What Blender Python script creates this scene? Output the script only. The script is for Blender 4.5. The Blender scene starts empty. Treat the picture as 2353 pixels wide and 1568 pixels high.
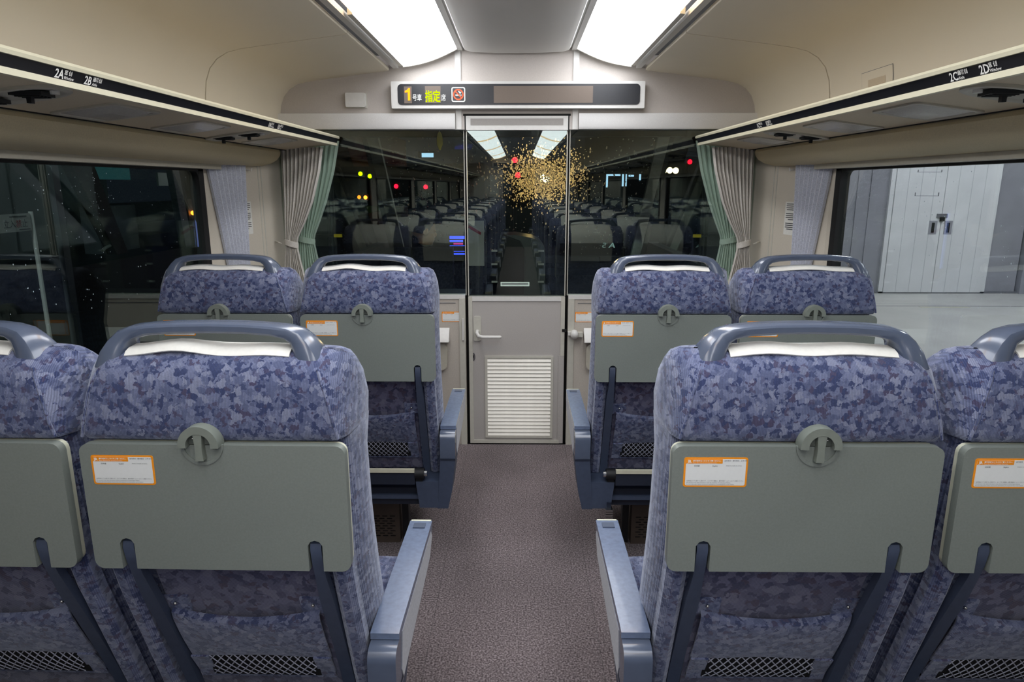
import bpy, bmesh, math, random
from mathutils import Vector, Matrix

# ------------------------------------------------------------------ scene, camera, light
S = bpy.context.scene
COL = S.collection
D = 3.514            # rear face of the cab partition (m ahead of the camera)
Y1 = 2.215           # plane of the tray latches of the front row
PITCH = 1.1538       # seat pitch
WP, WG = 1.315, 1.33 # inner wall panel, window glass
def WPX(y): return WP if y <= 2.94 else WP - .2 * (y - 2.94)   # the walls draw in towards the cab
cam_d = bpy.data.cameras.new('camera'); cam = bpy.data.objects.new('camera', cam_d); COL.objects.link(cam)
cam_d.sensor_width = 36.0; cam_d.lens = 36.0 * 1569.0 / 2353.0; cam_d.clip_start = 0.02; cam_d.clip_end = 400
cam.location = (0.014, 0, 1.38)
cam.rotation_euler = (math.radians(90 - 12.853), 0, math.radians(0.623))
S.camera = cam
S.view_settings.view_transform = 'Standard'; S.view_settings.look = 'None'
S.view_settings.gamma = 1.0; S.view_settings.use_curve_mapping = False
S.view_settings.exposure = -0.40
CEIL_POWER = 10.5
world = bpy.data.worlds.new('night'); S.world = world; world.use_nodes = True
bgn = world.node_tree.nodes['Background']; bgn.inputs[0].default_value = (0.010, 0.012, 0.018, 1); bgn.inputs[1].default_value = 1.0
S.cycles.max_bounces = 8; S.cycles.transparent_max_bounces = 14; S.cycles.glossy_bounces = 4
S.cycles.diffuse_bounces = 4; S.cycles.caustics_reflective = False; S.cycles.caustics_refractive = True
S.cycles.sample_clamp_indirect = 8.0; S.cycles.adaptive_threshold = .02
rng = random.Random(7)

# ------------------------------------------------------------------ materials
def lin(c):
    if isinstance(c, str):
        c = [int(c[i:i + 2], 16) / 255 for i in (0, 2, 4)]
        return tuple(((v / 12.92) if v <= .04045 else ((v + .055) / 1.055) ** 2.4) for v in c)
    return tuple(c)
MATS = {}
def mat(name, col, rough=.5, metal=0.0, noise=None, bump=None, spec=.5, coat=0.0, sheen=0.0, emit=None, alpha=None):
    m = bpy.data.materials.new(name); m.use_nodes = True; MATS[name] = m
    nt = m.node_tree; b = nt.nodes['Principled BSDF']
    c = lin(col)
    b.inputs['Base Color'].default_value = (*c, 1); b.inputs['Roughness'].default_value = rough
    b.inputs['Metallic'].default_value = metal; b.inputs['Specular IOR Level'].default_value = spec
    b.inputs['Coat Weight'].default_value = coat
    if sheen:
        b.inputs['Sheen Weight'].default_value = sheen; b.inputs['Sheen Roughness'].default_value = .4
    if emit:
        b.inputs['Emission Color'].default_value = (*lin(emit[0]), 1); b.inputs['Emission Strength'].default_value = emit[1]
    if noise or bump:
        tc = nt.nodes.new('ShaderNodeTexCoord')
    if noise:
        sc_, amt = noise
        n = nt.nodes.new('ShaderNodeTexNoise'); n.inputs['Scale'].default_value = sc_; n.inputs['Detail'].default_value = 4
        nt.links.new(tc.outputs['Object'], n.inputs['Vector'])
        r = nt.nodes.new('ShaderNodeValToRGB')
        r.color_ramp.elements[0].position = .3; r.color_ramp.elements[1].position = .7
        r.color_ramp.elements[0].color = (*[v * (1 - amt) for v in c], 1)
        r.color_ramp.elements[1].color = (*[min(1, v * (1 + amt)) for v in c], 1)
        nt.links.new(n.outputs['Fac'], r.inputs['Fac']); nt.links.new(r.outputs['Color'], b.inputs['Base Color'])
    if bump:
        sc_, st, dist = bump
        n = nt.nodes.new('ShaderNodeTexNoise'); n.inputs['Scale'].default_value = sc_; n.inputs['Detail'].default_value = 3
        nt.links.new(tc.outputs['Object'], n.inputs['Vector'])
        bu = nt.nodes.new('ShaderNodeBump'); bu.inputs['Strength'].default_value = st; bu.inputs['Distance'].default_value = dist
        nt.links.new(n.outputs['Fac'], bu.inputs['Height']); nt.links.new(bu.outputs['Normal'], b.inputs['Normal'])
    return m
def emis(name, col, s):
    m = bpy.data.materials.new(name); m.use_nodes = True; MATS[name] = m
    nt = m.node_tree; nt.nodes.remove(nt.nodes['Principled BSDF'])
    e = nt.nodes.new('ShaderNodeEmission'); e.inputs[0].default_value = (*lin(col), 1); e.inputs[1].default_value = s
    nt.links.new(e.outputs[0], nt.nodes['Material Output'].inputs[0]); return m
def glass(name, tint, gain=1.0):
    """clear pane: each face mirrors by its angle (Schlick)"""
    m = bpy.data.materials.new(name); m.use_nodes = True; MATS[name] = m
    nt = m.node_tree; nt.nodes.remove(nt.nodes['Principled BSDF'])
    t = nt.nodes.new('ShaderNodeBsdfTransparent'); t.inputs[0].default_value = (*tint, 1)
    g = nt.nodes.new('ShaderNodeBsdfGlossy'); g.inputs['Roughness'].default_value = 0.0; g.inputs[0].default_value = (.92, 1, .96, 1)
    geo = nt.nodes.new('ShaderNodeNewGeometry'); mx = nt.nodes.new('ShaderNodeMixShader')
    def op(o, a, b):
        q = nt.nodes.new('ShaderNodeMath'); q.operation = o
        for i, v in enumerate((a, b)):
            if isinstance(v, (int, float)): q.inputs[i].default_value = v
            elif v is not None: nt.links.new(v, q.inputs[i])
        return q.outputs[0]
    dt = nt.nodes.new('ShaderNodeVectorMath'); dt.operation = 'DOT_PRODUCT'
    nt.links.new(geo.outputs['Normal'], dt.inputs[0]); nt.links.new(geo.outputs['Incoming'], dt.inputs[1])
    p5 = op('POWER', op('SUBTRACT', 1.0, op('ABSOLUTE', dt.outputs['Value'], None)), 5.0)
    fr = op('ADD', op('MULTIPLY', p5, .96 * gain), .042 * gain)
    nt.links.new(fr, mx.inputs[0])
    nt.links.new(t.outputs[0], mx.inputs[1]); nt.links.new(g.outputs[0], mx.inputs[2])
    nt.links.new(mx.outputs[0], nt.nodes['Material Output'].inputs[0]); return m

def fabric(name, cols, scale=1.95, worn=None, sheen=.5):
    """cut-pile moquette: overlapping leaf-like blots over a ribbed ground"""
    m = bpy.data.materials.new(name); m.use_nodes = True; MATS[name] = m
    nt = m.node_tree; N = nt.nodes.new; L = nt.links.new; b = nt.nodes['Principled BSDF']
    tc = N('ShaderNodeTexCoord'); oi = N('ShaderNodeObjectInfo')
    mp = N('ShaderNodeMapping'); mp.inputs['Scale'].default_value = (1, .7, 1)
    off = N('ShaderNodeVectorMath'); off.operation = 'ADD'; L(tc.outputs['Object'], off.inputs[0])
    L(oi.outputs['Random'], off.inputs[1]); L(off.outputs[0], mp.inputs[0])
    nz = N('ShaderNodeTexNoise'); nz.inputs['Scale'].default_value = 70 * scale; L(mp.outputs[0], nz.inputs['Vector'])
    ds = N('ShaderNodeVectorMath'); ds.operation = 'MULTIPLY_ADD'; ds.inputs[1].default_value = (.014, .014, .014)
    L(nz.outputs['Color'], ds.inputs[0]); L(mp.outputs[0], ds.inputs[2])
    def layer(sc_, lo, hi, c, prev, seed):
        mo = N('ShaderNodeVectorMath'); mo.operation = 'ADD'; mo.inputs[1].default_value = (seed, seed * 1.7, seed * .6); L(ds.outputs[0], mo.inputs[0])
        v = N('ShaderNodeTexVoronoi'); v.inputs['Scale'].default_value = sc_ * scale; v.inputs['Randomness'].default_value = 1; L(mo.outputs[0], v.inputs['Vector'])
        sep = N('ShaderNodeSeparateColor'); L(v.outputs['Color'], sep.inputs[0])
        r = N('ShaderNodeValToRGB'); r.color_ramp.elements[0].position = lo; r.color_ramp.elements[1].position = hi
        L(sep.outputs[0], r.inputs['Fac'])
        mx = N('ShaderNodeMix'); mx.data_type = 'RGBA'; L(r.outputs['Color'], mx.inputs['Factor'])
        if isinstance(prev, tuple): mx.inputs['A'].default_value = (*prev, 1)
        else: L(prev, mx.inputs['A'])
        mx.inputs['B'].default_value = (*lin(c), 1)
        return mx.outputs['Result']
    o = layer(52, .46, .60, cols[1], lin(cols[0]), 0)      # lighter blots
    o = layer(60, .66, .76, cols[2], o, 3.1)               # dark navy blots
    o = layer(64, .84, .92, cols[3], o, 7.7)               # plum blots
    o = layer(46, .78, .90, cols[4], o, 12.3)              # pale blots
    rib = N('ShaderNodeTexWave'); rib.inputs['Scale'].default_value = 130; rib.inputs['Distortion'].default_value = .6; rib.bands_direction = 'X'
    L(tc.outputs['Object'], rib.inputs['Vector'])
    fine = N('ShaderNodeTexNoise'); fine.inputs['Scale'].default_value = 420; L(tc.outputs['Object'], fine.inputs['Vector'])
    ml = N('ShaderNodeMath'); ml.operation = 'MULTIPLY'; L(rib.outputs['Fac'], ml.inputs[0]); L(fine.outputs['Fac'], ml.inputs[1])
    mr = N('ShaderNodeMapRange'); mr.inputs['From Max'].default_value = .6; mr.inputs['To Min'].default_value = .78; mr.inputs['To Max'].default_value = 1.25; L(ml.outputs[0], mr.inputs['Value'])
    vm = N('ShaderNodeMix'); vm.data_type = 'RGBA'; vm.blend_type = 'MULTIPLY'; vm.inputs['Factor'].default_value = 1
    L(o, vm.inputs['A']); L(mr.outputs['Result'], vm.inputs['B'])
    L(vm.outputs['Result'], b.inputs['Base Color'])
    b.inputs['Roughness'].default_value = .95; b.inputs['Specular IOR Level'].default_value = .1
    b.inputs['Sheen Weight'].default_value = sheen; b.inputs['Sheen Roughness'].default_value = .5
    b.inputs['Sheen Tint'].default_value = (.82, .88, 1.0, 1)
    bu = N('ShaderNodeBump'); bu.inputs['Strength'].default_value = .35; bu.inputs['Distance'].default_value = .0015
    L(ml.outputs[0], bu.inputs['Height']); L(bu.outputs['Normal'], b.inputs['Normal'])
    return m

def carpet(name):
    m = bpy.data.materials.new(name); m.use_nodes = True; MATS[name] = m
    nt = m.node_tree; N = nt.nodes.new; L = nt.links.new; b = nt.nodes['Principled BSDF']
    tc = N('ShaderNodeTexCoord')
    n1 = N('ShaderNodeTexNoise'); n1.inputs['Scale'].default_value = 170; n1.inputs['Detail'].default_value = 3; L(tc.outputs['Object'], n1.inputs['Vector'])
    r1 = N('ShaderNodeValToRGB'); r1.color_ramp.elements[0].position = .33; r1.color_ramp.elements[1].position = .68
    r1.color_ramp.elements[0].color = (*lin('463e40'), 1); r1.color_ramp.elements[1].color = (*lin('9c9294'), 1)
    e = r1.color_ramp.elements.new(.5); e.color = (*lin('716769'), 1)
    L(n1.outputs['Fac'], r1.inputs['Fac'])
    n2 = N('ShaderNodeTexNoise'); n2.inputs['Scale'].default_value = 2.6; n2.inputs['Detail'].default_value = 5; L(tc.outputs['Object'], n2.inputs['Vector'])
    mr = N('ShaderNodeMapRange'); mr.inputs['From Min'].default_value = .3; mr.inputs['From Max'].default_value = .7
    mr.inputs['To Min'].default_value = .78; mr.inputs['To Max'].default_value = 1.12; L(n2.outputs['Fac'], mr.inputs['Value'])
    mx = N('ShaderNodeMix'); mx.data_type = 'RGBA'; mx.blend_type = 'MULTIPLY'; mx.inputs['Factor'].default_value = 1
    L(r1.outputs['Color'], mx.inputs['A']); L(mr.outputs['Result'], mx.inputs['B']); L(mx.outputs['Result'], b.inputs['Base Color'])
    b.inputs['Roughness'].default_value = .95; b.inputs['Sheen Weight'].default_value = .15; b.inputs['Specular IOR Level'].default_value = .1
    bu = N('ShaderNodeBump'); bu.inputs['Strength'].default_value = .6; bu.inputs['Distance'].default_value = .003
    L(n1.outputs['Fac'], bu.inputs['Height']); L(bu.outputs['Normal'], b.inputs['Normal'])
    return m

fabric('moquette', ['575f7e', '6a718f', '363f63', '48445f', '7c829b'])
fabric('moquette_lining', ['53536c', '62617a', '3a3a56', '453b50', '6c6b80'], 1.15)
mat('slate_plastic', '566074', .22, noise=(40, .05), coat=.25)
mat('slate_matte', '414b60', .5, noise=(60, .08))
mat('dark_slate', '1f2738', .5, noise=(60, .1))
mat('arm_pad', '6b7892', .24, noise=(90, .10), coat=.15)
mat('side_cloth', 'a3a5ae', .95, noise=(160, .14), sheen=.3)
mat('tray_grey', '7e857f', .42, noise=(300, .05), bump=(600, .06, .001))
mat('tray_edge', 'd9dbc6', .45, noise=(60, .03))
mat('latch_grey', '80877e', .45, noise=(80, .05))
mat('latch_dark', '5a605a', .55, noise=(80, .05))
mat('white_cloth', 'ecebe4', .9, noise=(120, .03), bump=(90, .3, .002))
mat('net_black', '0a0b10', .9, noise=(50, .2))
mat('net_thread', 'a0a3b4', .7, noise=(90, .1))
mat('chrome', 'c9c9c6', .25, metal=1.0, noise=(50, .05))
mat('cream_metal', 'cfccb6', .4, noise=(40, .05))
mat('rubber_black', '0d0e12', .6, noise=(50, .2))
mat('seat_under', '202635', .55, noise=(50, .1))
mat('brown_metal', '4b4038', .6, noise=(30, .1))
mat('slot_black', '0b0908', .9, noise=(50, .1))
mat('sticker_white', 'e9ecea', .4, noise=(200, .01))
mat('sticker_orange', 'f99a1a', .4, noise=(200, .03))
mat('ink', '3c4045', .6, noise=(200, .05))
mat('ink_white', 'f4f4ee', .6, noise=(200, .02))
mat('ink_red', 'b0232a', .6, noise=(200, .05))
mat('ceiling_beige', 'e2dac6', .55, noise=(3, .015), bump=(500, .04, .001))
mat('ceiling_grey', 'd2d1cd', .5, noise=(3, .015))
mat('partition_grey', 'bdb6b0', .55, noise=(260, .04), bump=(500, .05, .001))
mat('partition_low', 'bdb6ac', .6, noise=(320, .06))
mat('door_grey', 'b2aeaa', .5, noise=(330, .07))
mat('transom_grey', '9a9692', .7, noise=(300, .05))
mat('alu_trim', 'c3c1b6', .38, noise=(60, .04))
mat('alu_white', 'd6d5d1', .35, noise=(60, .03))
mat('ledge_white', 'd8d7d5', .5, noise=(300, .05))
mat('louver_cream', 'f6f3e8', .28, noise=(50, .03))
mat('gap_black', '0c0b09', .8, noise=(50, .1))
mat('wall_beige', 'cbc4b6', .55, noise=(300, .04))
mat('cornice_beige', 'cdc09e', .65, noise=(300, .07))
mat('rack_under', 'cdbfa5', .6, noise=(300, .05))
mat('rack_cream', 'd9d4b9', .4, noise=(40, .03))
mat('rack_strip', '121319', .28, noise=(30, .2))
mat('lamp_lens', 'b8b4ad', .25, noise=(200, .08))
mat('ivory_plastic', 'b8b4a6', .45, noise=(80, .04))
mat('gasket', '08080a', .6, noise=(40, .1))
mat('curtain_grey', 'cdc9c1', .9, noise=(140, .08), sheen=.2)
mat('curtain_green', 'e0e8e1', .9, noise=(140, .06))
mat('curtain_blue', 'c4c8d4', .9, noise=(260, .20))
carpet('carpet')
mat('seam_dark', '564c50', .9, noise=(60, .1))
mat('cab_dark', '17191b', .6, noise=(30, .15))
mat('cab_grey', '3a3f40', .6, noise=(30, .12))
mat('cab_pillar', '9a958a', .6, noise=(30, .1))
mat('console_grey', '565c5c', .4, noise=(60, .08))
mat('skin', 'b98b62', .6, noise=(40, .06))
mat('hair_black', '0b0a0b', .6, noise=(80, .2))
mat('vest_navy', '12141c', .8, noise=(80, .1))
mat('shirt_white', 'd6d8c6', .8, noise=(60, .04))
mat('yellow_plastic', 'c9b21c', .5, noise=(60, .1))
mat('paper', 'dcdcd6', .8, noise=(60, .03))
mat('paper_green', 'cfe3d6', .6, noise=(60, .03))
mat('concrete', '94949c', .8, noise=(2.2, .10), bump=(40, .15, .01))
mat('concrete_floor', 'b9b8b5', .75, noise=(1.4, .10))
mat('leaf_white', 'dfe0e2', .6, noise=(3.0, .05))
mat('leaf_line', 'c4c5c9', .7, noise=(5, .05))
mat('joint_grey', '6f7075', .8, noise=(20, .1))
mat('platform_edge', 'c8c6b0', .7, noise=(8, .06))
mat('track_dark', '1a1917', .9, noise=(12, .3))
mat('train_dark', '0e1013', .5, noise=(4, .12))
mat('train_olive', '3a4443', .6, noise=(4, .1))
mat('train_grey', '53565b', .6, noise=(4, .1))
mat('glint_drop', 'dfe6ee', .15, noise=(200, .05))  # pale opaque drops, refracted lamp glints put into the colour
mat('led_off', '6d6157', .6, noise=(900, .10))
mat('sign_black', '24262b', .35, noise=(200, .1))
emis('led_orange', 'ff9a1e', 3.2)
emis('led_yellow', 'd8f000', 1.6)
mat('sign_orange', 'e8552a', .5, noise=(200, .03), emit=('e8552a', .35))
mat('sign_print', 'd8dad6', .5, noise=(200, .02))
emis('ceiling_lamp', 'f8faff', CEIL_POWER); emis('lamp_joint', 'ffdcae', CEIL_POWER * .75)
emis('screen_blue', '3a55ff', 2.2); emis('screen_pink', 'e0409a', 1.3); emis('screen_strip', '8f9cff', 3.0)
emis('lamp_red', 'ff0a22', 14.0); emis('lamp_orange', 'ff8420', 10.0); emis('lamp_green', '9be000', 7.0)
emis('headlamp', 'ffd9a4', 60.0); emis('lit_window', 'b9dbff', 2.2); emis('lit_teal', '4d8a92', .30)
emis('added_platform_tube', 'efeaf4', 100.0); emis('yard_fill_tube', 'dfeef0', 140.0); emis('number_fill_glow', 'cfeaf2', 60.0); emis('lamp_warm', 'ffe6b0', 6.0)
glass('pane_partition', (.88, .93, .90), 1.4)
glass('pane_window', (.86, .92, .90), 1.15)
def drop_mat():
    m = bpy.data.materials.new('wet_drop'); m.use_nodes = True; MATS['wet_drop'] = m
    nt = m.node_tree; nt.nodes.remove(nt.nodes['Principled BSDF'])
    g = nt.nodes.new('ShaderNodeBsdfRefraction'); g.inputs['IOR'].default_value = 1.33; g.inputs['Roughness'].default_value = .33
    g.inputs[0].default_value = (1, .97, .92, 1)
    nt.links.new(g.outputs[0], nt.nodes['Material Output'].inputs[0])
drop_mat()

# ------------------------------------------------------------------ mesh building
class MB:
    """collects pieces into one mesh; each piece carries a material"""
    def __init__(s): s.bm = bmesh.new(); s.mats = []
    def mi(s, m):
        if m not in s.mats: s.mats.append(m)
        return s.mats.index(m)
    def take(s, b, m, bevel=0, seg=2, ang=30):
        if bevel:
            ed = [e for e in b.edges if len(e.link_faces) == 2 and e.calc_face_angle(0) > math.radians(ang)]
            bmesh.ops.bevel(b, geom=ed, offset=bevel, segments=seg, affect='EDGES', profile=.5, clamp_overlap=True)
        bmesh.ops.recalc_face_normals(b, faces=b.faces)
        k = s.mi(m)
        for f in b.faces: f.material_index = k
        me = bpy.data.meshes.new('tmp'); b.to_mesh(me); b.free(); s.bm.from_mesh(me); bpy.data.meshes.remove(me)
        return s
    def box(s, x0, x1, y0, y1, z0, z1, m, bevel=0, seg=2):
        b = bmesh.new()
        v = [b.verts.new((x, y, z)) for x in (x0, x1) for y in (y0, y1) for z in (z0, z1)]
        for f in ((0, 1, 3, 2), (4, 6, 7, 5), (0, 4, 5, 1), (2, 3, 7, 6), (0, 2, 6, 4), (1, 5, 7, 3)): b.faces.new([v[i] for i in f])
        return s.take(b, m, bevel, seg)
    def prism(s, poly, axis, a, c, m, bevel=0, seg=2, ang=30):
        """poly: 2-D outline; axis 'x' -> (y,z), 'y' -> (x,z), 'z' -> (x,y)"""
        b = bmesh.new()
        def P(p, t): return {'x': (t, p[0], p[1]), 'y': (p[0], t, p[1]), 'z': (p[0], p[1], t)}[axis]
        A = [b.verts.new(P(p, a)) for p in poly]; B = [b.verts.new(P(p, c)) for p in poly]
        b.faces.new(A); b.faces.new(B[::-1]); n = len(poly)
        for i in range(n): b.faces.new((A[i], B[i], B[(i + 1) % n], A[(i + 1) % n]))
        return s.take(b, m, bevel, seg, ang)
    def loft(s, rings, m, closed=True, caps=True, bevel=0):
        b = bmesh.new(); R = [[b.verts.new(p) for p in r] for r in rings]; n = len(R[0])
        for a, c in zip(R, R[1:]):
            for i in range(n if closed else n - 1):
                b.faces.new((a[i], a[(i + 1) % n], c[(i + 1) % n], c[i]))
        if caps and closed:
            b.faces.new(R[0][::-1]); b.faces.new(R[-1])
        return s.take(b, m, bevel)
    def sheet(s, rows, m, thick=0.0):
        b = bmesh.new(); R = [[b.verts.new(p) for p in r] for r in rows]
        for a, c in zip(R, R[1:]):
            for i in range(len(a) - 1): b.faces.new((a[i], a[i + 1], c[i + 1], c[i]))
        if thick:
            bmesh.ops.recalc_face_normals(b, faces=b.faces); bmesh.ops.solidify(b, geom=b.faces[:], thickness=thick)
        return s.take(b, m)
    def tube(s, pts, r, m, n=8, flat=None):
        pts = [Vector(p) for p in pts]; rr = r if isinstance(r, (list, tuple)) else [r] * len(pts)
        rings = []; up = None
        for i, p in enumerate(pts):
            t = (pts[min(i + 1, len(pts) - 1)] - pts[max(i - 1, 0)]).normalized()
            if up is None:
                up = Vector((0, 0, 1)) if abs(t.z) < .9 else Vector((1, 0, 0))
            q = t.cross(up).normalized(); w = q.cross(t).normalized(); up = w
            rings.append([p + q * math.cos(a) * rr[i] + w * math.sin(a) * rr[i] for a in [2 * math.pi * k / n for k in range(n)]])
        return s.loft(rings, m)
    def ball(s, c, r, m, u=12, v=8):
        if not isinstance(r, (tuple, list)): r = (r, r, r)
        b = bmesh.new(); bmesh.ops.create_uvsphere(b, u_segments=u, v_segments=v, radius=1)
        for q in b.verts: q.co = Vector((c[0] + q.co.x * r[0], c[1] + q.co.y * r[1], c[2] + q.co.z * r[2]))
        return s.take(b, m)
    def quad(s, pts, m):
        b = bmesh.new(); b.faces.new([b.verts.new(p) for p in pts]); return s.take(b, m)
    def text(s, string, size, m, mx, bold=0.0, res=2, extr=0.0, align='LEFT', sx=1.0):
        cu = bpy.data.curves.new('t', 'FONT'); cu.body = string; cu.size = size; cu.resolution_u = res; cu.offset = bold; cu.extrude = extr
        cu.align_x = align; cu.align_y = 'BOTTOM_BASELINE'
        o = bpy.data.objects.new('t', cu); COL.objects.link(o)
        dg = bpy.context.evaluated_depsgraph_get(); me = bpy.data.meshes.new_from_object(o.evaluated_get(dg))
        me.transform(Matrix.Diagonal((sx, 1, 1, 1))); me.transform(mx); k = s.mi(m)
        me.materials.clear()
        for p in me.polygons: p.material_index = k
        s.bm.from_mesh(me); bpy.data.objects.remove(o); bpy.data.curves.remove(cu); bpy.data.meshes.remove(me)
        return s
    def build(s, name, parent=None, smooth=35):
        me = bpy.data.meshes.new(name)
        s.bm.to_mesh(me); s.bm.free()
        for m in s.mats: me.materials.append(MATS[m])
        if smooth:
            me.polygons.foreach_set('use_smooth', [True] * len(me.polygons))
            me.set_sharp_from_angle(angle=math.radians(smooth))
        o = bpy.data.objects.new(name, me); COL.objects.link(o)
        if parent is not None: o.parent = parent
        return o
def tag(o, label=None, cat=None, group=None, kind=None):
    if label: o['label'] = label
    if cat: o['category'] = cat
    if group: o['group'] = group
    if kind: o['kind'] = kind
    return o
def empty(name, loc=(0, 0, 0)):
    o = bpy.data.objects.new(name, None); COL.objects.link(o); o.location = loc; o.empty_display_size = .1
    return o
def child(mb, name, root, label=None):
    """mesh given in world coordinates, hung under root without moving"""
    o = mb.build(name, root); t = Vector((0, 0, 0)); r = root
    while r is not None: t -= r.location; r = r.parent
    o.location = t
    if label: o['label'] = label
    return o
def copy_tree(o, parent=None):
    c = o.copy(); COL.objects.link(c); c.parent = parent
    for ch in list(o.children): copy_tree(ch, c)
    return c
def face_mx(origin, right, up):
    """matrix that lays XY text onto a plane"""
    r = Vector(right).normalized(); u = Vector(up).normalized(); n = r.cross(u)
    return Matrix(((r.x, u.x, n.x, origin[0]), (r.y, u.y, n.y, origin[1]), (r.z, u.z, n.z, origin[2]), (0, 0, 0, 1)))
def arc(cx, cy, r, a0, a1, n):
    return [(cx + r * math.cos(math.radians(a0 + (a1 - a0) * i / n)), cy + r * math.sin(math.radians(a0 + (a1 - a0) * i / n))) for i in range(n + 1)]
def rrect(x0, x1, z0, z1, r, n=4):
    return arc(x1 - r, z1 - r, r, 0, 90, n) + arc(x0 + r, z1 - r, r, 90, 180, n) + arc(x0 + r, z0 + r, r, 180, 270, n) + arc(x1 - r, z0 + r, r, 270, 360, n)
SIDE = {-1: 'dark track side', 1: 'bright platform side'}

# ------------------------------------------------------------------ seats
def interp(tab, z):
    for (z0, a), (z1, b) in zip(tab, tab[1:]):
        if z0 >= z >= z1:
            t = (z0 - z) / (z0 - z1) if z0 != z1 else 0; return a + (b - a) * t
    return tab[-1][1] if z < tab[-1][0] else tab[0][1]
# back surface v, front surface v, half width of the back face (v = metres ahead of the latch plane)
VB = [(1.112, .070), (1.108, .048), (1.098, .030), (1.08, .014), (1.05, .006), (1.0, .001), (.975, .003), (.966, .010), (.962, .026), (.93, .030), (.70, .058), (.60, .092), (.43, .150), (.33, .185)]
VF = [(1.112, .085), (1.108, .110), (1.098, .136), (1.08, .162), (1.05, .198), (1.0, .228), (.95, .212), (.91, .190), (.78, .198), (.61, .240), (.45, .285), (.33, .30)]
HB = [(1.112, .145), (1.108, .172), (1.098, .181), (1.08, .190), (1.05, .201), (1.0, .213), (.975, .219), (.966, .217), (.962, .213), (.70, .208), (.43, .206), (.33, .203)]
HF = [(1.112, .180), (1.108, .202), (1.098, .214), (1.08, .220), (1.05, .224), (1.0, .226), (.91, .225), (.78, .226), (.33, .226)]
CU = .495            # aisle seat centre from the aisle axis
SP = .4755           # seat spacing
def ring(z, grow=0.0):
    vb, vf, hb, hf = interp(VB, z), interp(VF, z), interp(HB, z), interp(HF, z)
    hm = max(hb, hf) + .003
    # outline from the back-centre round to the front-centre (one half), then mirrored
    rb = min(.019, (vf - vb) * .3)
    half = [(0, vb), (hb * .5, vb + .0005), (hb * .8, vb + .002), (hb - rb * .5, vb + rb * .12), (hb - rb * .1, vb + rb * .5), (hb + (hm - hb) * .5, vb + rb + .012),
            (hm, vb + (vf - vb) * .55), (hf, vb + (vf - vb) * .8), (hf - .018, vf - .008), (hf - .05, vf), (hf * .5, vf - .016), (0, vf - .022)]
    pts = [(u, v) for u, v in half] + [(-u, v) for u, v in half[-2:0:-1]]
    return pts
def backrest_mesh(mb, c, m):
    zs = [1.112, 1.108, 1.098, 1.08, 1.05, 1.02, 1.0, .985, .975, .966, .962, .93, .91, .85, .78, .70, .65, .60, .52, .45, .40, .33]
    rings = []
    for z in zs:
        # the backrest top dips a little at its flanks
        rings.append([(c + u, v, z - (.005 * (abs(u) / .2) ** 3 * max(0, 1 - (v - interp(VB, z)) / .03) if z > 1.06 else 0)) for u, v in ring(z)])
    mb.loft(rings, m)
def arch(mb, c, m):
    """grab handle: an arch of rounded-rectangle section, wider and deeper at its feet"""
    half = [(-.172, 1.084, .046, .080), (-.165, 1.101, .042, .074), (-.156, 1.118, .036, .062), (-.146, 1.131, .029, .052), (-.130, 1.1385, .0225, .046), (-.105, 1.1425, .020, .044), (-.06, 1.1455, .0195, .043), (0, 1.1465, .0195, .043)]
    path = half + [(-u, z, a, b) for u, z, a, b in half[-2::-1]]
    rings = []
    for i, (u, z, th, dp) in enumerate(path):
        u0, z0 = path[max(i - 1, 0)][:2]; u1, z1 = path[min(i + 1, len(path) - 1)][:2]
        if i in (0, len(path) - 1): tx, tz = (u1 - u0) , (z1 - z0)
        else: tx, tz = u1 - u0, z1 - z0
        l = math.hypot(tx, tz); nx, nz = -tz / l, tx / l      # outward normal in the arch plane
        if i in (0, len(path) - 1): nx, nz = (-1 if i == 0 else 1), 0
        vc = .072
        q = []
        for k in range(14):
            a = 2 * math.pi * k / 14; ca, sa = math.cos(a), math.sin(a)
            e = .55
            q.append((math.copysign(abs(ca) ** e, ca) * th / 2, math.copysign(abs(sa) ** e, sa) * dp / 2))
        rings.append([(c + u + nx * p, vc + w, z + nz * p) for p, w in q])
    mb.loft(rings, m)
def tray_outline(c):
    x0, x1, z0, z1 = c - .222, c + .222, .735, .963
    r = .016
    def slot(xc): return [(xc + .0125, z0), (xc + .0125, .783)] + arc(xc, .780, .0125, 15, 165, 4) + [(xc - .0125, .783), (xc - .0125, z0)]
    pts = arc(x1 - r, z1 - r, r, 0, 90, 4) + arc(x0 + r, z1 - r, r, 90, 180, 4) + arc(x0 + r, z0 + r, r, 180, 270, 4)
    pts += slot(c - .162)[::-1] + slot(c + .162)[::-1] + arc(x1 - r, z0 + r, r, 270, 360, 4)
    return pts
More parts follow.
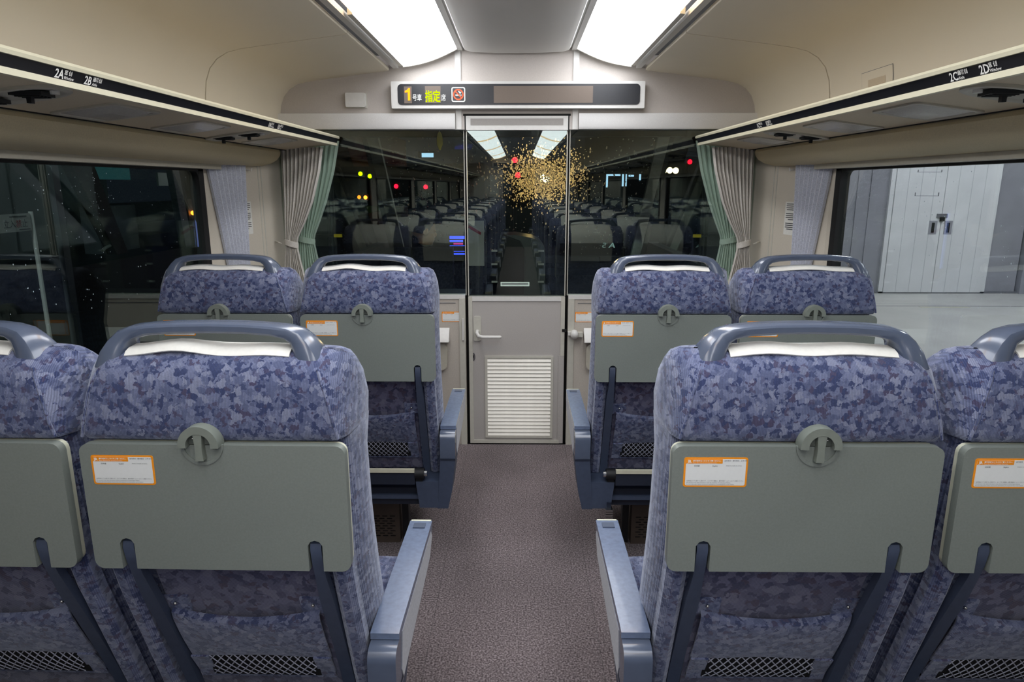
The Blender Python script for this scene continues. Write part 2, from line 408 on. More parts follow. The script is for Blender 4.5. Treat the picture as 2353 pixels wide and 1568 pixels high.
def sticker_mesh(x0, z1, y, w=.105, h=.0525):
    mb = MB(); t = .0006; s = w / .105
    def R(a, b, c, d): return (x0 + a * w, x0 + b * w, z1 - d * h, z1 - c * h)
    a = R(0, 1, 0, 1); mb.prism(rrect(*a, .004 * s, 3), 'y', y, y - t, 'sticker_orange')
    a = R(.03, .97, .055, .945); mb.prism(rrect(*a, .0025 * s, 2), 'y', y - t, y - t * 1.6, 'sticker_white')
    a = R(.03, .60, .055, .205); mb.box(a[0], a[1], y - t * 2.2, y - t * 1.6, a[2], a[3], 'sticker_orange')
    yy = y - t * 2.6
    def T(st, fx, fz, size, m='ink', al='LEFT', bold=0): mb.text(st, size * s, m, face_mx((x0 + fx * w, yy, z1 - fz * h), (1, 0, 0), (0, 0, 1)), bold * s, 1, 0, al)
    T('JR', .055, .175, .0068, 'ink_white', bold=.0002)
    T('運行情報はこちらをご覧ください。', .135, .135, .0030, 'ink_white', bold=.00006)
    T('Please check here for operating information', .135, .19, .0022, 'ink_white')
    T('运行状况　運行情況　운행 상황', .625, .125, .0027); T('Situation actuelle du service', .655, .285, .0023)
    T('日本語', .20, .30, .0031, al='CENTER'); T('English', .485, .30, .0031, al='CENTER')
    T('※JR東海エリアに関するご案内です。エリア外の情報は、運行情報ホームページにてご確認ください。', .05, .80, .0021)
    T('We announce train status information under the jurisdiction of Central Japan Railway.', .05, .86, .0021)
    T('For more information, please check service information of conventional lines on the website.', .05, .915, .0021)
    return mb
def make_pair(side, detailed=True, pedal=False):
    """double seat in row coordinates: x from the aisle axis, y ahead of the latch plane"""
    root = empty('double_seat', (side * .74, .3, 0))
    def X(u): return side * u
    for k in (0, 1):
        cu = CU + k * SP; c = X(cu)
        mb = MB(); backrest_mesh(mb, c, 'moquette')
        for sg in (-1, 1):        # bolsters either side of the lower back
            mb.loft([[(c + sg * (.180 + du), interp(VB, z) - dv * (1 if z < .95 else .5), z) for du, dv in ((0, 0), (.002, .022), (.012, .032), (.028, .031), (.038, .02), (.040, 0))] for z in (.955, .90, .80, .72, .66, .60, .52, .45, .39, .34)], 'moquette')
        br = child(mb, 'backrest', root)
        for sg in (-1, 1):
            o = MB(); o.tube([(c + sg * (interp(HB, z) - .004), interp(VB, z) + .004, z - .004) for z in (1.088, 1.075, 1.05, 1.02, 1.0, .985, .975)], .0028, 'moquette', 6); child(o, 'seam_piping', br)
        o = MB(); arch(o, c + side * .008, 'slate_plastic'); child(o, 'grab_handle', br)
        # cloth over the top and front of the headrest
        path = [(.040, 1.106), (.046, 1.112), (.056, 1.116), (.080, 1.1175), (.106, 1.112), (.128, 1.1015), (.150, 1.083), (.178, 1.064), (.203, 1.03), (.218, 1.0), (.206, .95), (.184, .905), (.180, .875)]
        rows = []
        for i, (v, z) in enumerate(path):
            row = []
            for j in range(15):
                t = j / 14; u = -.139 + .278 * t
                wv = .003 * math.sin(t * 9 + k * 2 + side) * math.sin(math.pi * t) + .004 * math.exp(-((t - .3) / .18) ** 2)
                lift = wv if i < 4 else wv * .3
                dip = .010 * (abs(u) / .2) ** 3 if i < 6 else 0
                dish = .012 * (1 - (u / .14) ** 2) if i > 7 else 0
                row.append((c + side * .008 + u, v - (.001 if i < 2 else 0) - dish * 0 + (.004 if i > 6 else 0), z + lift - dip))
            rows.append(row)
        o = MB(); o.sheet(rows, 'white_cloth', .003); child(o, 'headrest_cover', br)
        o = MB(); o.sheet([[(c - .148 + .296 * t, interp(VB, z) - .003, z) for t in [q / 6 for q in range(7)]] for z in (.74, .70, .66, .62, .58, .52, .46, .40, .35)], 'moquette_lining', .003); child(o, 'lower_lining', br)
        # latch on the headrest's lower edge
        lc = c + side * .008; zl = .966
        o = MB(); outl = arc(lc, zl, .0335, -6, 186, 18) + arc(lc, zl, .0205, 190, -10, 14)
        o.prism(outl, 'y', -.020, .004, 'latch_grey', .0025, 2, 40)
        o.prism(arc(lc, zl, .0225, -2, 182, 12), 'y', -.008, .004, 'latch_dark')
        for sg in (-1, 1): o.ball((lc + sg * .0135, -.0085, zl + .009), .0015, 'chrome', 6, 4)
        child(o, 'latch_ring', br)
        o = MB(); o.prism([(lc - .0075, zl + .0205), (lc + .0075, zl + .0205), (lc + .0055, zl - .005), (lc + .0068, zl - .026), (lc - .0068, zl - .026), (lc - .0055, zl - .005)], 'y', -.019, -.007, 'latch_grey', .0015, 2)
        child(o, 'latch_lever', br)
        # magazine pocket
        o = MB(); rows = []
        for i, z in enumerate((.602, .598, .580, .55, .52, .49, .462)):
            bul = (.012, .030, .034, .032, .028, .022, .016)[i]
            sag = .016 if i < 2 else (.010 if i == 2 else 0)
            rows.append([(c - .14 + .28 * t, interp(VB, z) - bul * (1 - .35 * (2 * t - 1) ** 4) - .002, z - sag * math.sin(math.pi * t) + (0.008 * math.sin(math.pi * t) if i == 6 else 0)) for t in [q / 12 for q in range(13)]])
        o.sheet(rows, 'moquette', .004)
        for a, b in ((-.14, -.105), (.105, .14)):
            o.sheet([[(c + a + (b - a) * t, interp(VB, z) - .016 + .006 * q, z) for t in (0, .5, 1)] for q, z in enumerate((.468, .44, .405))], 'moquette', .004)
        o.sheet([[(c - .14 + .28 * t, interp(VB, z) - .006, z) for t in (0, .5, 1)] for z in (.414, .398)], 'moquette', .004)
        for a in (-.155, .105): o.sheet([[(c + a + .05 * t, interp(VB, z) - .012, z) for t in (0, 1)] for z in (.632, .592)], 'moquette', .005)
        pk = child(o, 'magazine_pocket', br)
        o = MB(); o.sheet([[(c - .11 + .22 * t, interp(VB, z) - .011, z) for t in (0, 1)] for z in (.476, .405)], 'net_black', .001)
        nn = 13
        for i in range(-4, nn):
            for sg in (1, -1):
                pts = []
                for q in range(5):
                    z = .470 - .062 * q / 4; u = -.108 + (i + (q / 4) * 3 * sg + (3 if sg < 0 else 0)) * .0172
                    if -.108 <= u <= .108: pts.append((c + u, interp(VB, z) - .0145 - .004 * math.sin(q * .8), z))
                if len(pts) > 1: o.tube(pts, .0012, 'net_thread', 4)
        n = child(o, 'pocket_net', br); n['kind'] = 'stuff'
        for sg in (-1, 1):
            o = MB(); o.ball((c + sg * .130, interp(VB, .617) - .016, .617), .0035, 'chrome', 8, 6); child(o, 'snap_button', br)
        # folded tray
        tc = c - side * .006
        o = MB(); o.prism(tray_outline(tc), 'y', -.006, .010, 'tray_grey', .004, 3, 50)
        o.prism(arc(lc, .9645, .036, 180, 360, 14) + arc(lc, .9645, .030, 360, 180, 14), 'y', -.0085, -.004, 'tray_grey', .0015, 2, 50)
        tr = child(o, 'tray_table', root)
        o = MB(); ol = tray_outline(tc); o.prism([(tc + (x - tc) * .992, .849 + (z - .849) * .985) for x, z in ol], 'y', .0098, .021, 'tray_edge', .003, 2, 50)
        child(o, 'edge_band', tr)
        if detailed:
            child(sticker_mesh(tc - .222 + .019, .944, -.006), 'sticker', tr, 'orange and white information sticker')
        for sg in (-1, 1):
            xc = tc + sg * .162
            pts = [(-.001, .784), (-.004, .774), (.002, .742), (.012, .712), (.034, .655), (.062, .59), (.112, .47), (.150, .37), (.155, .335)]
            o = MB(); w = .0095
            rings = []
            for i, (v, z) in enumerate(pts):
                ww = w if i < 4 else .0125
                rings.append([(xc - ww, v, z), (xc + ww, v, z), (xc + ww, v + .016, z + .004), (xc - ww, v + .016, z + .004)])
            o.loft(rings, 'slate_matte', bevel=.0015); child(o, 'support_arm', tr)
        # cushion
        o = MB(); rings = []
        for z, g in ((.30, .012), (.31, .002), (.38, 0), (.41, .006), (.425, .03)):
            rings.append([(c + x, y, z - (.01 if y > .5 and z > .4 else 0)) for x, y in rrect(-.224 + g, .224 - g, .22 + g, .62 - g, .04, 5)])
        o.loft(rings, 'moquette'); child(o, 'seat_cushion', root)
        # foot rest
        o = MB(); o.box(c - .135, c + .135, .055, .067, .377, .390, 'cream_metal', .003)
        for sg in (-1, 1):
            o.tube([(c + sg * .135, .075, .367), (c + sg * .168, .075, .367)], [.020, .020], 'rubber_black', 12)
            o.tube([(c + sg * .168, .075, .367), (c + sg * .178, .075, .367)], [.011, .011], 'chrome', 10)
            o.box(c + sg * .150 - .012, c + sg * .150 + .012, .07, .10, .30, .36, 'rubber_black', .003)
        o.box(c - .135, c + .135, .06, .098, .33, .373, 'seat_under', .008)
        child(o, 'foot_rest', root)
    # armrests
    for k, (ua, sg) in enumerate(((.240, -1),)):
        # sg: side facing outwards (aisle or wall)
        o = MB(); a, b = X(ua - .027), X(ua + .027); a, b = min(a, b), max(a, b)
        prof = arc(.535, .515, .018, 60, -60, 5) + [(.50, .462), (.12, .415)] + arc(.082, .435, .022, 250, 180, 4) + arc(.085, .50, .025, 180, 90, 5)
        o.prism(prof, 'x', a, b, 'slate_plastic', .006, 3, 40)
        ar = child(o, 'armrest', root)
        o = MB(); o.prism([(.098, .527), (.548, .527), (.549, .541), (.12, .5425), (.098, .540)], 'x', a - .001, b + .001, 'arm_pad', .004, 3, 40)
        o.box(a + .012, b - .012, .508, .532, .541, .544, 'slate_plastic', .0012)
        child(o, 'arm_pad', ar)
        o = MB(); o.box(a + .002, b - .002, .547, .5535, .522, .5415, 'tray_edge', .002); child(o, 'tip_cap', ar)
        o = MB(); o.box(a - .0008, b + .0008, .0595, .16, .424, .430, 'dark_slate', .001); child(o, 'joint_line', ar)
        xs = X(ua - .0285) if k == 0 else X(ua + .0285); xi = X(ua - .0265) if k == 0 else X(ua + .0265)
        o = MB(); o.prism([(.13, .522), (.525, .524), (.538, .505), (.495, .470), (.125, .424), (.112, .45)], 'x', xi, xs, 'side_cloth'); child(o, 'side_cloth', ar)
        o = MB()
        rings = []
        for z, du, g in ((.432, 0, 0), (.425, 0, 0), (.30, .012, .003), (.232, .022, .008)):
            uu = (du if k == 0 else -du)
            p = [(X(ua - .027 + g + uu), .062 + g), (X(ua + .027 - g + uu), .062 + g), (X(ua + .027 - g + uu), .19 - g * 3), (X(ua - .027 + g + uu), .19 - g * 3)]
            rings.append([(x, y, z) for x, y in p])
        o.loft(rings, 'slate_matte', bevel=.006); child(o, 'end_shell', ar)
        o = MB(); uu = (ua + .032, ua + .118) if k == 0 else (ua - .118, ua - .032)
        o.prism([(X(uu[0]), .236), (X(uu[1] - (.012 if k == 0 else 0)), .236), (X(uu[1]), .338), (X(uu[0]), .338)], 'y', .068, .20, 'slate_matte', .004, 2); child(o, 'gear_cover', ar)
    o = MB(); o.box(min(X(.33), X(1.13)), max(X(.33), X(1.13)), .10, .58, .235, .300, 'seat_under', .006)
    o.box(min(X(.33), X(1.13)), max(X(.33), X(1.13)), .085, .105, .262, .276, 'slate_matte', .003); child(o, 'seat_frame', root)
    o = MB(); o.box(min(X(.455), X(1.02)), max(X(.455), X(1.02)), .24, .50, 0, .236, 'brown_metal', .004); pd = child(o, 'pedestal', root)
    o = MB()
    for r in range(9):
        for q in range(9):
            x = .472 + q * .030 + (.012 if r % 2 else 0); o.box(min(X(x), X(x + .02)), max(X(x), X(x + .02)), .2385, .2415, .028 + r * .0105, .0315 + r * .0105, 'slot_black')
    n = child(o, 'vent_slots', pd); n['kind'] = 'stuff'
    o = MB(); o.box(min(X(.42), X(.445)), max(X(.42), X(.445)), .25, .29, 0, .236, 'rubber_black', .003); child(o, 'foot_post', root)
    if pedal:
        o = MB()
        for q in range(4): o.box(.327, .352, .045 + q * .001, .085, .206 + q * .009, .213 + q * .009, 'chrome', .0012)
        o.box(.332, .347, .06, .11, .215, .262, 'dark_slate', .002); child(o, 'foot_pedal', root)
    return root
ORD = {1: 'front', 2: 'second', 3: 'third', 4: 'fourth', 5: 'fifth', 6: 'sixth', 7: 'seventh', 8: 'eighth', 9: 'ninth'}
for side in (-1, 1):
    proto = make_pair(side, True, side == 1)
    base = proto.location.copy()
    for r in range(1, 10):
        o = proto if r == 1 else copy_tree(proto)
        o.location = (base.x, base.y + Y1 - (r - 1) * PITCH, 0)
        if r == 2 and side == -1: o.rotation_euler.z = math.radians(-.9)
        tag(o, 'blue moquette double seat with grey trays, %s row from the cab door, %s' % (ORD[r], SIDE[side]), 'train seat', 'double seats facing the cab')

# ------------------------------------------------------------------ the carriage shell
YB = -8.75           # rear bulkhead
# floor: carpet laid in lengths over a slab
fl = MB(); fl.box(-WG, WG, YB, D, -.06, -.004, 'seam_dark'); floor = tag(fl.build('floor'), kind='structure')
ys = [D, 2.985, 2.52, .9, -1.4, -3.7, -6.0, YB]
for a, b in zip(ys, ys[1:]):
    o = MB(); o.box(-.262, .262, b + .0008, a - .0008, -.004, 0, 'carpet'); child(o, 'carpet_strip', floor)
for sx in (-1, 1):
    for a, b in ((D, .9), (.9, -3.7), (-3.7, YB)):
        o = MB(); o.box(min(sx * .2632, sx * WG), max(sx * .2632, sx * WG), b + .001, a - .001, -.004, 0, 'carpet'); child(o, 'carpet_strip', floor)

# side walls with window openings; the last panel draws in towards the cab
OPEN = [(2.93, .84), (.60, -1.5), (-1.74, -3.84), (-4.08, -6.18), (-6.42, -8.45)]
SILL, HEAD = .70, 1.458
wn = 0
for sx, nm in ((-1, 'wall_left'), (1, 'wall_right')):
    op = [(a - (.035 if sx > 0 and i == 0 else 0), b) for i, (a, b) in enumerate(OPEN)]
    def XX(a, b): return (min(sx * a, sx * b), max(sx * a, sx * b))
    w = MB()
    w.box(*XX(WP, 1.345), YB, 2.94, 0, SILL - .02, 'wall_beige'); w.box(*XX(WP, 1.345), YB, 2.94, HEAD, 2.05, 'wall_beige')
    edges = [2.94] + [v for p in op for v in p] + [YB]
    for a, b in zip(edges[::2], edges[1::2]): w.box(*XX(WP, 1.345), b, a, SILL - .02, HEAD, 'wall_beige')
    w.prism([(sx * WP, 2.94), (sx * WPX(D + .05), D + .05), (sx * 1.345, D + .05), (sx * 1.345, 2.94)], 'z', 0, 2.05, 'wall_beige')
    w.box(*XX(WP - .012, 1.36), YB, 2.94, SILL - .02, SILL, 'alu_trim', .004)
    wall = tag(w.build(nm), kind='structure')
    for yy in (3.335, 3.360):
        o = MB(); o.prism([(sx * (WPX(yy) - .003), yy), (sx * (WPX(yy + .006) - .003), yy + .006), (sx * (WPX(yy + .006) + .002), yy + .006), (sx * (WPX(yy) + .002), yy)], 'z', SILL, 1.50, 'alu_trim'); child(o, 'panel_joint', wall)
    for i, (a, b) in enumerate(op):
        wn += 1
        g = MB(); X0, X1 = 1.312, 1.350; gw = .042
        for q in ((b - .02, a + .004, SILL - .1, SILL + .03), (b - .02, a + .004, HEAD - .020, HEAD + .05)): g.box(*XX(X0, X1), *q, 'gasket', .003)
        for q in ((a - gw, a + .004), (b - .004, b + gw)): g.box(*XX(X0, X1), *q, SILL - .05, HEAD + .02, 'gasket', .003)
        for (yc, s1) in ((a - gw, -1), (b + gw, 1)):          # rounded inner corners of the rubber
            for zc, s2 in ((HEAD - .020, -1), (SILL + .03, 1)):
                r = .035; pts = [(yc, zc)] + [(yc + s1 * r - s1 * r * math.sin(t), zc + s2 * r - s2 * r * math.cos(t)) for t in [q * math.pi / 12 for q in range(7)]]
                g.prism(pts, 'x', sx * (X0 + .001), sx * (X1 - .001), 'gasket')
        win = tag(g.build('window_%d' % wn), kind='structure')
        o = MB(); o.box(*XX(1.326, 1.332), b + .01, a - .01, SILL, HEAD - .005, 'pane_window'); child(o, 'glass_pane', win)

# window cornice under each rack (one moulded length, rounded at its end by the partition)
for sx, n in ((-1, 1), (1, 2)):
    prof = [(1.134, 1.546), (1.128, 1.533), (1.132, 1.517), (1.150, 1.497), (1.180, 1.480), (1.225, 1.469), (1.30, 1.464)]
    rings = []
    for y, k in ((YB, 0), (3.30, 0), (3.36, .02), (3.40, .10), (3.43, .28), (3.445, .55), (3.45, .95)):
        rings.append([(sx * (x + (1.24 - x) * k), y, z + (1.546 - z) * k * .5) for x, z in prof] + [(sx * 1.32, y, 1.464 + .08 * k * .5), (sx * 1.32, y, 1.546)])
    o = MB(); o.loft(rings, 'cornice_beige'); co = tag(o.build('trim_%d' % n), kind='structure')
    o = MB(); o.box(min(sx * 1.262, sx * 1.318), max(sx * 1.262, sx * 1.318), YB, 3.0, 1.446, 1.466, 'ivory_plastic', .006); child(o, 'lower_bead', co)
    o = MB(); o.box(min(sx * 1.128, sx * 1.18), max(sx * 1.128, sx * 1.18), YB, 3.45, 1.5455, 1.552, 'gap_black'); child(o, 'shadow_gap', co)

# luggage racks
def plate_text(mb, strings, sx, y, z):
    pass
for sx in (-1, 1):
    root = empty('luggage_rack', (sx * 1.03, 0, 1.55))
    def XX(a, b): return (min(sx * a, sx * b), max(sx * a, sx * b))
    o = MB(); prof = [(.900, 1.578), (.898, 1.586), (1.17, 1.640), (1.17, 1.546), (1.134, 1.5475)]
    o.prism([(sx * x, z) for x, z in prof], 'y', YB, D - .012, 'rack_under', .002); body = child(o, 'shelf', root)
    o = MB(); o.prism([(sx * .882, 1.606), (sx * .892, 1.582), (sx * .900, 1.582), (sx * .900, 1.606)], 'y', YB, D - .012, 'rack_strip'); strip = child(o, 'seat_number_strip', root)
    o = MB(); o.prism([(sx * x, z) for x, z in ((.878, 1.604), (.876, 1.611), (.880, 1.617), (.905, 1.620), (.905, 1.604))], 'y', YB, D - .010, 'rack_cream', .001); child(o, 'upper_bead', root)
    o = MB(); o.prism([(sx * x, z) for x, z in ((.889, 1.571), (.889, 1.583), (.905, 1.583), (.915, 1.574))], 'y', YB, D - .010, 'rack_cream', .001); child(o, 'lower_bead', root)
    # seat numbers on the strip (facing the aisle, tilted down)
    nrm = Vector((-sx * .024, 0, -.010)).normalized(); up = Vector((-sx * .010, 0, .024)).normalized()
    right = Vector((0, 1, 0)) if sx < 0 else Vector((0, -1, 0))
    def put(st, y, dz, size, bold=.0, al='LEFT', sxx=1):
        # base line height dz above the strip's lower edge
        p = Vector((sx * .8915, y, 1.583)) + up * dz - Vector((sx * .0012, 0, 0))
        lab.text(st, size, 'ink_white', face_mx(p, right, up), bold, 2, 0, al, sxx)
    k = 1 if sx < 0 else -1
    for row, yrow in ((2, 1.395), (1, 1.395 + PITCH), (3, 1.395 - PITCH)):
        names = (('A', '窓 側', 'Window'), ('B', '通路側', 'Aisle')) if sx < 0 else (('C', '通路側', 'Aisle'), ('D', '窓 側', 'Window'))
        y = yrow if sx < 0 else yrow + .085
        for q, (l, jp, en) in enumerate(names):
            lab = MB()
            yy = y + k * q * .092
            put('%d%s' % (row, l), yy, .0025, .0245, .0005, sxx=.92)
            put(jp, yy + k * .027, .012, .0105, .0002)
            put(en, yy + k * .028, .0025, .0088, .0001)
            child(lab, 'seat_number', strip)
    # reading lamps and air outlets let into the underside
    def under(x, dz=0): return 1.5775 + (x - .90) * (1.5475 - 1.5775) / (1.134 - .90) + dz
    def lampu(yc):
        o = MB(); x0, x1, y0, y1 = .945, 1.112, yc - .112, yc + .112
        def R(g, dz): return [(sx * x, y, under(x, dz)) for x, y in rrect(x0 + g, x1 - g, y0 + g * 1.2, y1 - g * 1.2, .018 if g < .02 else .006, 4)]
        o.loft([R(0, .001), R(0, -.004), R(.006, -.0055), R(.012, -.004), R(.014, -.0005)], 'ivory_plastic')
        return o, R
    def airu(yc):
        o = MB(); xm = 1.028
        def R(s_, dz):
            q = []
            for k_ in range(20):
                a_ = 2 * math.pi * k_ / 20; e_ = .6
                x = xm + .118 * s_ * math.copysign(abs(math.cos(a_)) ** e_, math.cos(a_)); y = yc + .068 * s_ * math.copysign(abs(math.sin(a_)) ** .9, math.sin(a_))
                q.append((sx * x, y, under(x, dz)))
            return q
        o.loft([R(1, .001), R(1, -.006), R(.94, -.008), R(.86, -.006), R(.80, -.002), R(.4, .000)], 'ivory_plastic')
        return o
    for j in range(-7, 2):
        yv = 1.462 + j * PITCH
        for dy in (.342, .798):
            if yv + dy > D - .14: continue
            o, R = lampu(yv + dy); lp = child(o, 'reading_lamp', root)
            o = MB(); o.loft([R(.014, -.002), R(.050, -.012), R(.054, -.0125)], 'lamp_lens'); child(o, 'lens', lp)
        if yv > D - .1: continue
        v = child(airu(yv), 'air_outlet', root)
        for dx in (-.045, .050):
            o = MB(); xm = 1.028 + dx
            o.prism([(sx * (xm - .034), yv - .022), (sx * (xm - .028), yv + .030), (sx * (xm + .028), yv + .030), (sx * (xm + .034), yv - .022)], 'z', under(xm, -.009), under(xm, -.001), 'rubber_black', .002)
            for q_ in range(4): o.box(sx * xm - .026, sx * xm + .026, yv - .016 + q_ * .011, yv - .013 + q_ * .011, under(xm, -.0115), under(xm, -.008), 'rubber_black')
            o.box(sx * xm - .005, sx * xm + .005, yv - .012, yv - .002, under(xm, -.024), under(xm, -.008), 'rubber_black', .002); child(o, 'air_vane', v)
        o = MB(); xb = .938 if sx > 0 else .938; o.tube([(sx * xb, yv + .004, under(xb, -.011)), (sx * xb, yv + .004, under(xb, -.004))], .009, 'alu_white', 10); child(o, 'call_button', v)
    tag(root, 'cream overhead luggage rack with black seat-number strip, %s' % SIDE[sx], 'luggage rack')

# ceiling
ceil = tag(empty('ceiling', (0, 0, 2.0)), kind='structure')
o = MB(); o.box(-1.345, 1.345, YB, D + .05, 2.05, 2.14, 'ceiling_grey'); child(o, 'roof_deck', ceil)
# centre duct panels, the last rounded off by the partition
cseg = [(D - .018, 2.50), (2.497, .9), (.897, -.7), (-.703, -2.3), (-2.303, -3.9), (-3.903, -5.5), (-5.503, -7.1), (-7.103, YB)]
for i, (a, b) in enumerate(cseg):
    pr = [(-.262, 2.075), (-.258, 2.020), (-.246, 2.004), (-.22, 1.997), (-.1, 1.992), (.1, 1.992), (.22, 1.997), (.246, 2.004), (.258, 2.020), (.262, 2.075)]
    o = MB()
    if i == 0:
        rings = []
        for t in range(7):
            an = t / 6 * math.pi / 2; k = math.sin(an); y = a - .05 + .05 * k
            ins = .05 * (1 - math.cos(an)); rings.append([(x * (1 - ins / .26), y, z + .012 * (1 - math.cos(an))) for x, z in pr])
        rings = [[(x, b, z) for x, z in pr]] + rings
        o.loft(rings, 'ceiling_grey')
    else: o.loft([[(x, b, z) for x, z in pr], [(x, a, z) for x, z in pr]], 'ceiling_grey')
    child(o, 'centre_panel', ceil)
# side ceiling panels sweeping down behind the racks
side_prof = [(.620, 1.935), (.622, 1.924), (.63, 1.921), (.80, 1.900), (.95, 1.882), (1.02, 1.872), (1.07, 1.860), (1.11, 1.838), (1.14, 1.805), (1.158, 1.76), (1.166, 1.71), (1.170, 1.63)]
pseg = [(D + .02, 2.695), (2.687, 1.05), (1.042, -.6), (-.608, -2.25), (-2.258, -3.9), (-3.908, -5.6), (-5.608, -7.2), (-7.208, YB)]
for sx in (-1, 1):
    for a, b in pseg:
        o = MB()
        full = side_prof + [(1.19, 1.63), (1.19, 1.71), (1.18, 1.78), (1.155, 1.83), (1.12, 1.865), (1.07, 1.885), (.95, 1.905), (.63, 1.945)]
        o.loft([[(sx * x, b, z) for x, z in full], [(sx * x, a, z) for x, z in full]], 'ceiling_beige')
        child(o, 'side_panel', ceil)
    o = MB(); o.box(min(sx * .575, sx * .600), max(sx * .575, sx * .600), YB, D, 1.932, 1.952, 'ceiling_grey', .004); child(o, 'slot_strip', ceil)
    o = MB(); o.box(min(sx * .54, sx * .70), max(sx * .54, sx * .70), YB, D, 1.99, 2.0, 'joint_grey'); child(o, 'slot_back', ceil)
    o = MB(); o.box(min(sx * .262, sx * .285), max(sx * .262, sx * .285), YB, D, 2.012, 2.03, 'ceiling_grey', .004); child(o, 'light_rail', ceil)
# hatch with a worn tape patch, on the ceiling flank above the rack
def flank(z): return interp([(q[1], q[0]) for q in side_prof[3:]], z)
def on_flank(o, off):
    for v in o.bm.verts: v.co.x += flank(v.co.z) - 1.17 - off
    return o
o = MB(); o.sheet([[(1.1692, y, z) for y in (2.2455, 2.345, 2.4445)] for z in [1.62 + .1250 * q / 8 for q in range(9)]], 'joint_grey'); h = child(on_flank(o, 0), 'access_hatch', ceil)
for b_ in (0,):
    o = MB(); gz = [1.62 + .1235 * q / 8 for q in range(9)]
    o.sheet([[(1.1684, y, z) for y in (2.2475, 2.26, 2.43, 2.4425)] for z in gz], 'ceiling_beige'); child(on_flank(o, 0), 'hatch_cover', h)
    o = MB(); o.sheet([[(1.1678, y, z) for y in (2.29, 2.40)] for z in [1.62 + .098 * q / 6 for q in range(7)]], 'rack_under'); child(on_flank(o, 0), 'tape_patch', h, 'yellowed tape patch')


# ceiling lights: sloped luminous panels in lengths
lseg = [(D - .05, 2.455), (2.23, .03), (-.195, -2.25), (-2.475, -4.53), (-4.755, -6.8), (-7.025, -8.4)]
for sx in (-1, 1):
    for i, (a, b) in enumerate(lseg):
        root = empty('ceiling_light', (sx * .41, (a + b) / 2, 1.98))
        o = MB()
        def zz(x): return 2.022 + (x - .285) * (1.942 - 2.022) / (.545 - .285) + .012 * math.sin(math.pi * (x - .285) / .26) * 0
        xs = [.285 + .26 * q / 8 for q in range(9)]
        rows = []
        for q, x in enumerate(xs):
            bow = (-.022 * (1 - (2 * q / 8 - 1) ** 2) * .6) if i == 0 else 0
            zb = zz(x) - .014 * math.sin(math.pi * q / 8)
            rows.append([(sx * x, b, zb), (sx * x, (a + b) / 2, zb), (sx * x, a, zb)])
        o.sheet(rows, 'ceiling_lamp'); child(o, 'diffuser', root)
        o = MB()
        o.prism([(sx * .545, 1.936), (sx * .562, 1.934), (sx * .562, 1.955), (sx * .545, 1.955)], 'y', b, a, 'alu_trim', .002)
        o.prism([(sx * x, zz(x) - .014 * math.sin(math.pi * q / 8) - .001) for q, x in enumerate(xs)] + [(sx * .545, 1.97), (sx * .285, 2.05)], 'y', b - .222, b - .002, 'lamp_joint')
        if i == 0: o.prism([(sx * x, zz(x) - .014 * math.sin(math.pi * q / 8) - .012) for q, x in enumerate(xs)] + [(sx * .545, 1.99), (sx * .285, 2.06)], 'y', a, a + .012, 'alu_trim')  # end lip added to shade the partition from the lamp
        child(o, 'frame', root)
        tag(root, 'luminous white ceiling light panel, %s one from the cab partition, %s' % (ORD.get(i + 1, 'last').replace('front', 'first'), SIDE[sx]), 'ceiling light', 'luminous ceiling panels')

# rear bulkhead (seen mirrored in the cab glass)
o = MB(); o.box(-1.4, -.36, YB - .08, YB, 0, 2.1, 'partition_grey'); o.box(.36, 1.4, YB - .08, YB, 0, 2.1, 'partition_grey'); o.box(-.36, .36, YB - .08, YB, 1.8, 2.1, 'partition_grey')
wb = tag(o.build('wall_back'), kind='structure')
o = MB(); o.box(-.36, .36, YB - .06, YB - .02, 0, 1.8, 'cab_grey', .004); o.box(-.22, .22, YB - .022, YB - .012, .9, 1.6, 'gasket', .004); tag(o.build('door_2'), kind='structure')
o = MB(); o.box(-.60, .60, YB, YB + .06, 1.77, 1.88, 'alu_white', .006); o.box(-.57, .57, YB + .06, YB + .064, 1.785, 1.865, 'sign_black', .003)
tag(o.build('message_display'), 'dark display board over the rear bulkhead door, mirrored in the cab glass', 'display board')
o = MB(); o.prism(rrect(-1.02, -.46, 1.05, 1.60, .01, 2), 'y', YB, YB + .006, 'paper')
tag(o.build('wall_poster'), 'white poster on the rear bulkhead, mirrored in the cab glass', 'poster')

# ------------------------------------------------------------------ cab partition (wall_front), its door and fittings
wf = tag(empty('wall_front', (0, D, 0)), kind='structure')
Yf = D               # face towards the passengers
